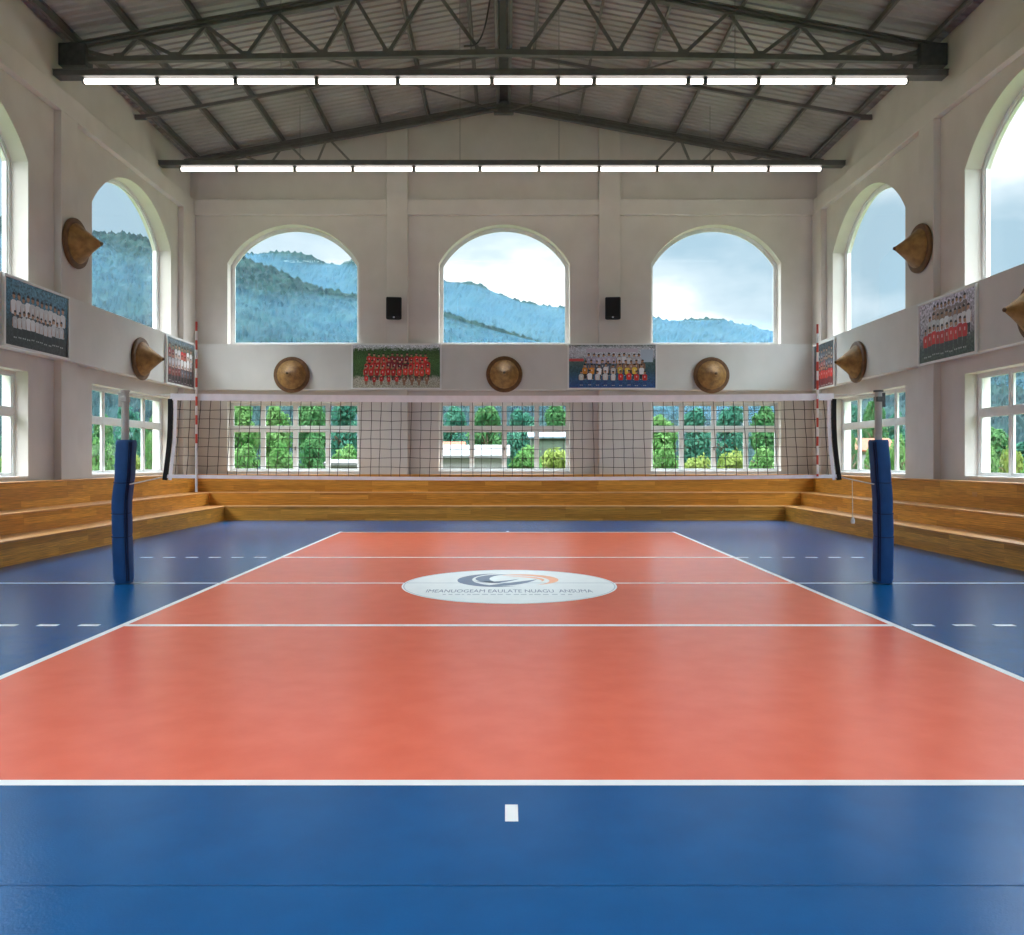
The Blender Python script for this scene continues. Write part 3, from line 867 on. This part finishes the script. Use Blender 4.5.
# ------------------------------------------------------------------ team posters
SKIN = [(.42, .22, .13), (.34, .17, .10), (.50, .28, .18)]
HAIR = (.015, .012, .011)
def bg_mat(name, stops, scale=18., seed=0.):
    """printed backdrop: mottled colour per height band, in the print's own coordinates"""
    m, nt, out = new_mat(name)
    b_ = principled(nt, out, .35, .35)
    tc = nt.nodes.new('ShaderNodeTexCoord'); sp = nt.nodes.new('ShaderNodeSeparateXYZ'); nt.links.new(tc.outputs['Object'], sp.inputs[0])
    n = nt.nodes.new('ShaderNodeTexNoise'); n.inputs['Scale'].default_value = scale; n.inputs['Detail'].default_value = 4
    mp = nt.nodes.new('ShaderNodeMapping'); mp.inputs['Location'].default_value = (seed, seed*2, 0)
    nt.links.new(tc.outputs['Object'], mp.inputs[0]); nt.links.new(mp.outputs[0], n.inputs[0])
    w = nt.nodes.new('ShaderNodeMath'); w.operation = 'MULTIPLY_ADD'; w.inputs[1].default_value = .35; nt.links.new(n.outputs[0], w.inputs[0])
    nt.links.new(sp.outputs[1], w.inputs[2])
    mr = nt.nodes.new('ShaderNodeMapRange'); mr.inputs[1].default_value = -.775+.175; mr.inputs[2].default_value = .775+.175
    nt.links.new(w.outputs[0], mr.inputs[0])
    r = nt.nodes.new('ShaderNodeValToRGB'); r.color_ramp.elements.remove(r.color_ramp.elements[0])
    r.color_ramp.elements[0].position = stops[0][0]; r.color_ramp.elements[0].color = c4(stops[0][1])
    for p, c_ in stops[1:]:
        el = r.color_ramp.elements.new(p); el.color = c4(c_)
    nt.links.new(mr.outputs[0], r.inputs[0])
    n2 = nt.nodes.new('ShaderNodeTexNoise'); n2.inputs['Scale'].default_value = scale*2.2; n2.inputs['Detail'].default_value = 3
    nt.links.new(mp.outputs[0], n2.inputs[0])
    m2 = nt.nodes.new('ShaderNodeMapRange'); m2.inputs[1].default_value = .3; m2.inputs[2].default_value = .7; m2.inputs[3].default_value = .4; m2.inputs[4].default_value = 2.3
    nt.links.new(n2.outputs[0], m2.inputs[0])
    mx = nt.nodes.new('ShaderNodeMix'); mx.data_type = 'RGBA'; mx.blend_type = 'MULTIPLY'; mx.inputs[0].default_value = 1
    nt.links.new(r.outputs[0], mx.inputs[6]); nt.links.new(m2.outputs[0], mx.inputs[7]); nt.links.new(mx.outputs[2], b_.inputs['Base Color'])
    return m

def poster(loc, rotz, w, h, label, bg, rows, extra=(), seed=1):
    """rows: (height of the feet, n players, left, right, scale, shirts, trousers). Local x right, y up, z out of the wall."""
    rr_ = random.Random(seed)
    e = empty('team_poster', loc, label, 'poster', 'team photo posters', rot=(PI/2, 0, rotz))
    fr = MB(); t = .05
    loops = [(-w/2, -h/2), (w/2, -h/2), (w/2, h/2), (-w/2, h/2)]
    ring(fr, loops, [(-w/2+t, -h/2+t), (w/2-t, -h/2+t), (w/2-t, h/2-t), (-w/2+t, h/2-t)], lambda u, z, d: (u, z, d), .004, .065)
    fo = fr.build('frame', M['white_frame'], e)
    bmx = bmesh.new(); bmx.from_mesh(fo.data); bmesh.ops.recalc_face_normals(bmx, faces=bmx.faces); bmx.to_mesh(fo.data); bmx.free()
    MB().box(-w/2+.01, w/2-.01, -h/2+.01, h/2-.01, .004, .03).build('backing_board', M['white_frame'], e)
    iw, ih = w-2*t, h-2*t
    pr = MB(); mats = [bg]; idx = {}
    def mi(c_):
        k = tuple(c_)
        if k not in idx: idx[k] = len(mats); mats.append(flat(k, .35, .35))
        return idx[k]
    def P(pts, c_, z): pr.add([(x, y, z) for x, y in pts], [tuple(range(len(pts)))], mi(c_))
    pr.add([(-iw/2, -ih/2, .032), (iw/2, -ih/2, .032), (iw/2, ih/2, .032), (-iw/2, ih/2, .032)], [(0, 1, 2, 3)], 0)
    z = .0325
    for x0, x1, y0, y1, c_ in extra:
        P([(x0*iw-iw/2, y0*ih-ih/2), (x1*iw-iw/2, y0*ih-ih/2), (x1*iw-iw/2, y1*ih-ih/2), (x0*iw-iw/2, y1*ih-ih/2)], c_, z); z += .00008
    def ell(cx, cy, rx, ry, a0=0, a1=360, n=10):
        return [(cx+rx*math.cos(math.radians(a0+(a1-a0)*i/n)), cy+ry*math.sin(math.radians(a0+(a1-a0)*i/n))) for i in range(n+(0 if a1-a0 == 360 else 1))]
    for (fy, nn, l, r_, sc, shirts, trous) in rows:
        for i in range(nn):
            x = (l+(r_-l)*(i+.5)/nn)*iw-iw/2 + rr_.uniform(-.012, .012); y = fy*ih-ih/2 + rr_.uniform(-.02, .02)
            s = sc*rr_.uniform(.95, 1.06); z += .00006
            sh = shirts[i*len(shirts)//nn] if len(shirts) > 1 else shirts[0]
            k = rr_.uniform(.7, 1.2); sh = tuple(round(min(1, c_*k), 2) for c_ in sh); sk = rr_.choice(SKIN)
            tr_ = trous
            for d in (-1, 1):   # legs, arms
                P([(x+d*.01*s, y), (x+d*.075*s, y), (x+d*.09*s, y+.33*s), (x, y+.33*s)], tr_, z)
                P([(x+d*.07*s, y-.02*s), (x+d*.02*s, y-.02*s), (x+d*.02*s, y+.02*s), (x+d*.08*s, y+.02*s)], (.5, .5, .5), z+.00001)
                P([(x+d*.10*s, y+.30*s), (x+d*.15*s, y+.32*s), (x+d*.14*s, y+.56*s), (x+d*.09*s, y+.58*s)], sk, z+.00001)
            P([(x-.10*s, y+.28*s), (x+.10*s, y+.28*s), (x+.135*s, y+.57*s), (x+.07*s, y+.63*s), (x-.07*s, y+.63*s), (x-.135*s, y+.57*s)], sh, z+.00002)
            P([(x-.03*s, y+.44*s), (x+.03*s, y+.44*s), (x+.03*s, y+.53*s), (x-.03*s, y+.53*s)], tuple(round(.5*c_+.42, 2) for c_ in sh), z+.00003)
            P(ell(x, y+.725*s, .062*s, .08*s), sk, z+.00003)
            P(ell(x, y+.745*s, .068*s, .075*s, 5, 175), HAIR, z+.00004)
    pr.build('print', mats, e)
    return e
RED, WHITE, YEL, ORA, NAVY, MAR, GRYB = (.62, .03, .03), (.72, .72, .74), (.72, .50, .06), (.72, .28, .03), (.02, .03, .08), (.22, .02, .03), (.10, .13, .18)
DK = (.02, .02, .022)
yb = YB-BD-.001
X1, X2 = px(351.5, 28.9), px(441.5, 28.9)
poster(((X1+X2)/2, yb, 5.12), 0, X2-X1, 1.56, 'wide team poster of players in red shirts on the end wall',
       bg_mat('print_park', [(0, (.30, .28, .22)), (.22, (.33, .31, .26)), (.30, (.04, .09, .03)), (.62, (.05, .11, .03)), (.86, (.03, .07, .02)), (.93, (.45, .47, .50)), (1, (.55, .57, .62))], 16, 1),
       [(.46, 13, .16, .86, .62, [RED, MAR, RED], DK), (.30, 12, .13, .89, .66, [RED, MAR, RED], DK), (.17, 12, .11, .89, .62, [RED, (.75, .06, .04)], (.10, .03, .03)), (.06, 9, .11, .89, .46, [RED, (.28, .14, .09)], (.28, .14, .09))], seed=11)
X1, X2 = px(567.5, 28.9), px(657, 28.9)
poster(((X1+X2)/2, yb, 5.12), 0, X2-X1, 1.56, 'wide team poster of players in white, yellow and red on the end wall',
       bg_mat('print_stadium', [(0, (.02, .06, .20)), (.25, (.03, .08, .16)), (.40, (.03, .07, .09)), (.62, (.06, .10, .10)), (.72, (.35, .36, .40)), (.90, (.40, .42, .46)), (1, (.06, .09, .08))], 18, 4),
       [(.44, 11, .20, .84, .64, [(.42, .38, .50), (.55, .55, .60)], DK), (.30, 11, .16, .88, .62, [GRYB, (.30, .16, .10)], DK), (.20, 9, .14, .88, .64, [ORA, WHITE, WHITE, YEL, YEL, WHITE], DK), (.06, 9, .10, .92, .62, [WHITE, WHITE, RED, RED], (.03, .07, .2))],
       extra=[(0, .17, .62, .68, (.55, .08, .08)), (.83, .97, .60, .90, (.42, .50, .60)), (.2, .8, .83, .92, (.52, .46, .55))], seed=12)
# left wall: reading direction runs away from the viewer
def side_poster(side, y0, y1, zc, h, *a, **k):
    if side == 'L': return poster((XL+BD+.001, (y0+y1)/2, zc), PI/2, y1-y0, h, *a, **k)
    return poster((XR-BD-.001, (y0+y1)/2, zc), -PI/2, y1-y0, h, *a, **k)
side_poster('L', 17.82, 20.50, 5.09, 1.53, 'team poster of players in white shirts on the left wall, nearest the viewer',
       bg_mat('print_forest', [(0, (.02, .02, .025)), (.30, (.025, .03, .03)), (.42, (.03, .06, .08)), (.60, (.04, .11, .17)), (1, (.07, .17, .24))], 9, 2),
       [(.30, 12, .10, .95, .86, [WHITE], (.06, .06, .07)), (.14, 12, .12, .92, .72, [WHITE, (.60, .60, .63)], DK)], seed=13)
side_poster('L', 26.35, 28.75, 5.08, 1.53, 'small-looking team poster at the far end of the left wall, maroon and white kits',
       bg_mat('print_hall', [(0, (.05, .04, .05)), (.35, (.12, .07, .07)), (.60, (.14, .13, .12)), (.80, (.10, .11, .08)), (1, (.16, .24, .32))], 9, 3),
       [(.40, 8, .06, .94, .84, [MAR, WHITE, RED, WHITE], DK), (.20, 8, .06, .94, .84, [(.5, .45, .5), WHITE], DK), (.05, 8, .06, .94, .66, [MAR, GRYB], DK)], seed=14)
side_poster('R', 18.75, 21.40, 5.06, 1.55, 'team poster on the right wall with a white row above a red row',
       bg_mat('print_hazy', [(0, (.03, .05, .04)), (.25, (.06, .08, .07)), (.42, (.22, .20, .22)), (.62, (.34, .31, .35)), (1, (.46, .43, .50))], 9, 5),
       [(.48, 9, .25, .85, .80, [(.35, .25, .22), (.28, .22, .22)], DK), (.30, 10, .16, .92, .84, [WHITE], DK), (.10, 10, .08, .86, .86, [RED], (.05, .06, .05))], seed=15)
side_poster('R', 26.85, 28.70, 5.04, 1.53, 'narrow-looking team poster at the far end of the right wall, red front row',
       bg_mat('print_dark', [(0, (.16, .04, .04)), (.3, (.10, .05, .05)), (.5, (.03, .04, .05)), (1, (.06, .08, .09))], 9, 6),
       [(.46, 7, .08, .92, .76, [GRYB, (.1, .1, .1)], DK), (.26, 7, .08, .92, .76, [(.3, .08, .08), GRYB], DK), (.05, 7, .08, .92, .78, [RED], MAR)], seed=16)

# ------------------------------------------------------------------ outside: ground, hills, haze
GZ = -.7
g = MB(); nx, ny = 60, 40
for j in range(ny+1):
    for i in range(nx+1):
        X = -500+1000*i/nx; Y = 30.6+160*j/ny
        g.v.append((X, Y, GZ+.25*noise.noise(Vector((X*.07, Y*.07, 0)))))
for j in range(ny):
    for i in range(nx):
        a = j*(nx+1)+i; g.f.append([a, a+1, a+nx+2, a+nx+1]); g.mi.append(0); g.sm.append(True)
for x0, x1 in ((-500, XL-TH-.02), (XR+TH+.02, 500)):
    g.box(x0, x1, -60, 30.6, GZ-.6, GZ-.05)
g.box(XL-TH-.02, XR+TH+.02, -60, YF-TH-.02, GZ-.6, GZ-.05)
tag(g.build('ground', M['ground']), 'yellow-green grass land outside the hall', 'ground', kind='structure')

def interp(T, q):
    for (a, va), (b_, vb) in zip(T, T[1:]):
        if a <= q <= b_: return va+(vb-va)*(q-a)/(b_-a)
    return T[0][1] if q < T[0][0] else T[-1][1]
def hill(name, T, y0, y1, rows, cols, bump, spike, mat, label, seed, power=1.05):
    rr_ = random.Random(seed); mb = MB()
    qs = [-1000+950*i/30 for i in range(30)] + [-50+1150*i/cols for i in range(cols)] + [1100+900*i/30 for i in range(31)]
    n = len(qs); R_ = rows+8
    for j in range(R_):
        t = min(1, j/(rows-1))
        for q in qs:
            e = (VY-interp(T, q))/FPX; zr = EYE+e*y1
            Y = y0+(y1-y0)*t + (j-rows+1)*14 if j >= rows else y0+(y1-y0)*t
            X = (q-VX)/FPX*(y0+(y1-y0)*t)
            z = GZ-.5+(zr-GZ+.5)*t**power
            if j >= rows: z -= (j-rows+1)*9
            fall = math.sin(PI*min(1, max(0, t)))
            z += bump*fall*noise.fractal(Vector((X*.012, Y*.012, seed)), 1., 2., 4)
            z += spike*rr_.random()**2.2*(.3+.7*t)
            mb.v.append((X, Y, z))
    for j in range(R_-1):
        for i in range(n-1):
            a = j*n+i; mb.f.append([a, a+1, a+n+1, a+n]); mb.mi.append(0); mb.sm.append(False)
    return tag(mb.build(name, mat), label, 'hill', kind='structure')
TA = [(-1000, 150), (-400, 185), (-150, 205), (0, 219), (92, 235), (125, 234), (155, 242), (195, 252), (239, 257), (276, 271), (302, 282), (322, 290), (337, 293), (358, 296), (400, 303), (442, 313), (500, 331), (566, 350), (650, 374), (760, 386), (900, 372), (1000, 356), (1200, 345), (2000, 320)]
TB = [(-1000, 230), (-300, 240), (0, 250), (150, 255), (246, 253), (259, 255), (271, 252), (281, 252), (302, 254), (314, 257), (325, 263), (340, 265), (347, 261), (353, 260), (358, 262), (380, 268), (400, 275), (441, 280), (448, 282), (474, 283), (483, 286), (493, 292), (503, 295), (522, 303), (527, 302), (543, 306), (566, 308), (610, 314), (651, 317), (669, 321), (684, 320), (704, 319), (720, 319), (734, 323), (753, 327), (775, 333), (830, 342), (900, 350), (1100, 345), (2000, 330)]
hill('hill', TA, 130, 430, 90, 520, 5., 2.6, M['hill_near'], 'nearer forested mountain slope rising on the left outside the windows', 3)
hill('hill', TB, 470, 980, 50, 560, 5., 3.2, M['hill_far'], 'farther forested mountain ridge under the clouds', 8)

def haze(T, y0, y1, dy, dens, col, label):
    """a layer of mist lying along a slope, dy deep"""
    m, nt, out = new_mat('mountain_haze')
    v_ = nt.nodes.new('ShaderNodeVolumeScatter'); v_.inputs['Color'].default_value = c4(col); v_.inputs['Density'].default_value = dens
    v_.inputs['Anisotropy'].default_value = .0
    nt.links.new(v_.outputs[0], out.inputs['Volume'])
    mb = MB(); qs = [-1000+3000*i/150 for i in range(151)]; n = len(qs); rows = 14
    for off in (0, 1):
        for j in range(rows):
            t = .28+.72*j/(rows-1); dk = dy*min(1, .25+1.5*(t-.28))
            for q in qs:
                e = (VY-interp(T, q))/FPX; zr = EYE+e*y1; Y = y0+(y1-y0)*t
                z = GZ-3+(zr-GZ+2.5)*t**1.05
                mb.v.append(((q-VX)/FPX*Y, Y-off*dk, max(z-off*e*dk*t, GZ-8-off)))
    N = n*rows
    for j in range(rows-1):
        for i in range(n-1):
            a = j*n+i
            mb.f += [[a, a+1, a+n+1, a+n], [N+a, N+a+n, N+a+n+1, N+a+1]]
    for i in range(n-1):
        a = i; b_ = (rows-1)*n+i
        mb.f += [[a, N+a, N+a+1, a+1], [b_, b_+1, N+b_+1, N+b_]]
    for j in range(rows-1):
        a = j*n; b_ = j*n+n-1
        mb.f += [[a, a+n, N+a+n, N+a], [b_, N+b_, N+b_+n, b_+n]]
    mb.mi = [0]*len(mb.f); mb.sm = [False]*len(mb.f)
    o = mb.build('haze', m)
    bm = bmesh.new(); bm.from_mesh(o.data); bmesh.ops.recalc_face_normals(bm, faces=bm.faces)
    if bm.calc_volume(signed=True) < 0: bmesh.ops.reverse_faces(bm, faces=bm.faces)
    bm.to_mesh(o.data); bm.free()
    return tag(o, label, 'haze', kind='stuff')
haze(TA, 130, 430, 95, .0011, (.17, .47, .80), 'blue haze along the nearer mountain slope')
haze(TB, 470, 980, 190, .00056, (.20, .50, .86), 'blue haze along the farther mountain ridge')

# ------------------------------------------------------------------ trees, bushes and houses seen through the lower windows
def tree_meshes(kind, seed, h, w, leaf, nleaf, trunk, mat):
    """returns (crown mesh, trunk mesh) of a tree h tall and w wide, origin at the ground"""
    rr_ = random.Random(seed); mb = MB()
    blobs = []
    for k in range(16):
        a = rr_.uniform(0, 2*PI); t = rr_.random()
        zc = h*(trunk+.16+(1-trunk-.28)*t); env = w/2*(1-.75*abs(t-.35)**1.3)
        r = env*rr_.uniform(.38, .55); d = (env-r)*rr_.uniform(.5, 1)
        blobs.append((math.cos(a)*d, math.sin(a)*d, zc, r))
    for k in range(nleaf):
        bx_, by_, bz_, r = rr_.choice(blobs)
        d = Vector((rr_.gauss(0, 1), rr_.gauss(0, 1), rr_.gauss(0, 1))).normalized()
        p = Vector((bx_, by_, bz_)) + d*r*rr_.uniform(.72, 1.05)
        if p.z < h*trunk*.6 or p.z < .03: continue
        n_ = (d+Vector((rr_.uniform(-.8, .8), rr_.uniform(-.8, .8), rr_.uniform(-.3, .9)))).normalized()
        u = n_.orthogonal().normalized(); v = n_.cross(u)
        an = rr_.uniform(0, PI); u, v = u*math.cos(an)+v*math.sin(an), v*math.cos(an)-u*math.sin(an)
        s = leaf*rr_.uniform(.6, 1.3)
        mb.add([p-u*s, p-v*s*.5, p+u*s, p+v*s*.5], [(0, 1, 2, 3)])
    tm = MB(); r0 = w*.045
    tm.tube([(0, 0, -.4), (.02*w, 0, h*.25), (-.01*w, .02*w, h*.5), (.02*w, 0, h*.8)], [r0*1.3, r0, r0*.75, r0*.3], 8)
    for k in range(5):
        a = rr_.uniform(0, 2*PI); z0 = h*rr_.uniform(.3, .6); L = w*.35
        tm.tube([(0, 0, z0), (math.cos(a)*L*.5, math.sin(a)*L*.5, z0+h*.1), (math.cos(a)*L, math.sin(a)*L, z0+h*.16)], [r0*.5, r0*.35, r0*.12], 6)
    return mb, tm, mat
PROTO = {}
for nm, args in {'tall_bright': (1, 5.6, 4.3, .20, 3400, .14, 'leaf_bright'), 'tall_mid': (2, 6.0, 4.4, .20, 3400, .14, 'leaf_mid'), 'tall_teal': (3, 5.8, 4.6, .20, 3400, .14, 'leaf_teal'),
                 'bush_bright': (4, 2.3, 2.7, .12, 2200, .0, 'leaf_bright'), 'bush_mid': (5, 2.3, 2.6, .12, 2200, .0, 'leaf_mid'), 'bush_yellow': (6, 1.9, 2.8, .12, 2200, .0, 'leaf_yellow')}.items():
    a, b_, mt = tree_meshes(nm, *args)
    e = empty('leafy_tree' if nm.startswith('tall') else 'garden_bush')
    a.build('foliage', M[mt], e); b_.build('trunk' if nm.startswith('tall') else 'stems', M['bark'], e)
    PROTO[nm] = [e, False]
DESC = {'tall_bright': 'bright green leafy tree', 'tall_mid': 'green leafy tree', 'tall_teal': 'blue-green leafy tree', 'bush_bright': 'bright green bush', 'bush_mid': 'mid green bush', 'bush_yellow': 'yellow-green bush'}
WINS = [('the lower end window on the left', 226, 364, ['tall_bright', 'tall_bright', 'tall_mid', 'tall_teal'], ['bush_bright', 'bush_bright', 'bush_mid', 'bush_bright'], 402, 440),
        ('the lower end window in the middle', 434, 574, ['tall_teal', 'tall_mid', 'tall_teal', 'tall_mid'], ['bush_bright', 'bush_yellow'], 413, 450),
        ('the lower end window on the right', 645, 784, ['tall_bright', 'tall_teal', 'tall_teal', 'tall_mid'], ['bush_bright', 'bush_yellow', 'bush_yellow', 'bush_bright'], 410, 446),
        ('the far casement of the left wall', 88, 168, ['tall_mid', 'tall_teal', 'tall_mid'], ['bush_bright', 'bush_yellow', 'bush_bright'], 412, 440),
        ('the far casement of the right wall', 838, 910, ['tall_teal', 'tall_mid', 'tall_teal'], ['bush_mid', 'bush_bright', 'bush_bright'], 408, 438),
        ('the casement cut by the left edge', -20, 22, ['tall_teal', 'tall_mid'], ['bush_bright', 'bush_yellow'], 425, 440),
        ('the casement cut by the right edge', 974, 1050, ['tall_mid', 'tall_teal'], ['bush_bright', 'bush_yellow', 'bush_bright'], 436, 448)]
def plant(nm, X, Y, ztop, width, label, group):
    pr_ = PROTO[nm]
    if not pr_[1]: o = pr_[0]; pr_[1] = True
    else: o = copy_tree(pr_[0])
    bh, bw = {'tall': (5.6, 4.3), 'bush': (2.2, 2.6)}[nm.split('_')[0]]
    sh = (ztop-GZ)/bh; sw_ = width/bw
    o.location = (X, Y, GZ); o.scale = (sw_, sw_, sh); o.rotation_euler = (0, 0, R.uniform(0, 2*PI))
    tag(o, label, 'tree' if nm.startswith('tall') else 'bush', group)
for wn, p0, p1, talls, bushes, ty, by in WINS:
    for row, Y0, top, grp in ((talls, 72, ty, 'trees outside the lower windows'), (bushes, 47, by, 'bushes outside the lower windows')):
        n = len(row)
        for k, nm in enumerate(row):
            q = p0+(p1-p0)*(k+.5)/n; Y = Y0+((k % 2)*2-1)*(3.2 if row is talls else 2.2)+R.uniform(-.5, .5)
            if grp.startswith('bushes') and 'middle' in wn: q = [528, 556][k]; 
            wd = (p1-p0)/n/FPX*Y*1.22
            if grp.startswith('bushes') and 'middle' in wn: wd = 2.9
            tp = top+R.uniform(-7, 7)
            if grp.startswith('bushes') and 'middle' in wn: tp = [446, 441][k]
            X = (q-VX)/FPX*Y
            ztop = EYE+(VY-tp)/FPX*Y
            plant(nm, X, Y, ztop, wd, '%s, %s from left behind %s' % (DESC[nm], ORD[k], wn), grp)

def house(x, y, w, d, wall_h, roof_h, wall, roof, label, z0=GZ, rot=0., wins=2):
    e = empty('house', (x, y, z0), label, 'house', rot=(0, 0, rot))
    MB().box(-w/2, w/2, -d/2, d/2, 0, wall_h).build('wall', M[wall], e)
    o = .25
    rf = MB(); v = [(-w/2-o, -d/2-o, wall_h), (w/2+o, -d/2-o, wall_h), (w/2+o, d/2+o, wall_h), (-w/2-o, d/2+o, wall_h), (-w/2-o, 0, wall_h+roof_h), (w/2+o, 0, wall_h+roof_h)]
    v2 = [(a, b_, c_+.12) for a, b_, c_ in v]
    rf.add(v+v2, [(0, 4, 5, 1), (3, 2, 5, 4), (6, 7, 11, 10), (9, 10, 11, 8), (0, 1, 7, 6), (1, 5, 11, 7), (5, 2, 8, 11), (2, 3, 9, 8), (3, 4, 10, 9), (4, 0, 6, 10)])
    rf.build('roof', M[roof], e)
    for k in range(wins):
        xx = -w/2+w*(k+.5)/wins
        MB().box(xx-.35, xx+.35, -d/2-.03, -d/2+.02, wall_h*.45, wall_h*.8).build('window', M['house_dark'], e)
    return e
house(-1.75, 43, 3.4, 3, 2.75, .55, 'house_white', 'pale_sheet', 'low white outbuilding behind the middle lower end window', wins=0)
house(-4.0, 62, 1.6, 3, 3.2, .7, 'house_white', 'house_roof', 'small pale hut above the white outbuilding', wins=1)
M['house_grey'] = noisy('grey_green_shed_wall', (.05, .07, .05), (.07, .09, .07), 2, .8, .2)
house(3.3, 62, 3.0, 4, 4.2, .5, 'house_grey', 'pale_roof', 'shed with a pale blue roof behind the middle lower end window', wins=1)
house(-7.2, 38.5, 1.2, 1.6, 2.4, .15, 'house_white', 'pale_sheet', 'low white shed at the right corner of the left lower end window', wins=0)
house(26.2, 62, 3.0, 4, 3.25, .9, 'house_white', 'house_roof', 'orange-roofed house behind the far casement of the right wall', wins=1)

# ------------------------------------------------------------------ sky
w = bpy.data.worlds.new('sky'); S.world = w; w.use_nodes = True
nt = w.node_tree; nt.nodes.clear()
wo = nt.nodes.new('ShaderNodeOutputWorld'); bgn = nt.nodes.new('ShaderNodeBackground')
tc = nt.nodes.new('ShaderNodeTexCoord')
mp = nt.nodes.new('ShaderNodeMapping'); mp.inputs['Scale'].default_value = (1., 1., 2.4); mp.inputs['Location'].default_value = (.55, .2, .35)
nz = nt.nodes.new('ShaderNodeTexNoise'); nz.inputs['Scale'].default_value = 2.6; nz.inputs['Detail'].default_value = 6; nz.inputs['Roughness'].default_value = .52
cr = nt.nodes.new('ShaderNodeValToRGB')
cr.color_ramp.elements[0].position = .36; cr.color_ramp.elements[0].color = (.36, .51, .62, 1)
cr.color_ramp.elements[1].position = .60; cr.color_ramp.elements[1].color = (1.15, 1.17, 1.2, 1)
el = cr.color_ramp.elements.new(.48); el.color = (.60, .71, .79, 1)
nt.links.new(tc.outputs['Generated'], mp.inputs[0]); nt.links.new(mp.outputs[0], nz.inputs[0]); nt.links.new(nz.outputs[0], cr.inputs[0])
nt.links.new(cr.outputs[0], bgn.inputs[0])
# overcast gradient with an added boost above the visible sky, to brighten the hall
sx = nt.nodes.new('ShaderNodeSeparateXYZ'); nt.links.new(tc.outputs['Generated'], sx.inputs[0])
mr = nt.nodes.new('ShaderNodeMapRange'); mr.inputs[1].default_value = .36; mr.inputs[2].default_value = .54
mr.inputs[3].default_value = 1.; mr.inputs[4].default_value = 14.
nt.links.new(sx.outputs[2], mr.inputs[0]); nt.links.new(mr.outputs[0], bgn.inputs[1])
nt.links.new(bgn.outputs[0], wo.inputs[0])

# ------------------------------------------------------------------ camera and colour
cam = bpy.data.cameras.new('camera'); co = bpy.data.objects.new('camera', cam); COL.objects.link(co)
co.location = (0, 0, EYE); co.rotation_euler = (PI/2, 0, 0)
cam.sensor_width = 36; cam.sensor_fit = 'HORIZONTAL'; cam.lens = FPX/1024*36
cam.shift_x = (512-VX)/1024; cam.shift_y = -(467.5-VY)/1024
cam.clip_start = .05; cam.clip_end = 4000
S.camera = co
S.view_settings.view_transform = 'Standard'; S.view_settings.look = 'None'; S.view_settings.gamma = 1
S.view_settings.use_curve_mapping = False; S.view_settings.exposure = .48
S.cycles.max_bounces = 8; S.cycles.diffuse_bounces = 5; S.cycles.glossy_bounces = 3; S.cycles.transparent_max_bounces = 16
S.cycles.volume_bounces = 1
S.cycles.sample_clamp_indirect = 6
S.cycles.use_denoising = True
S.cycles.use_adaptive_sampling = False
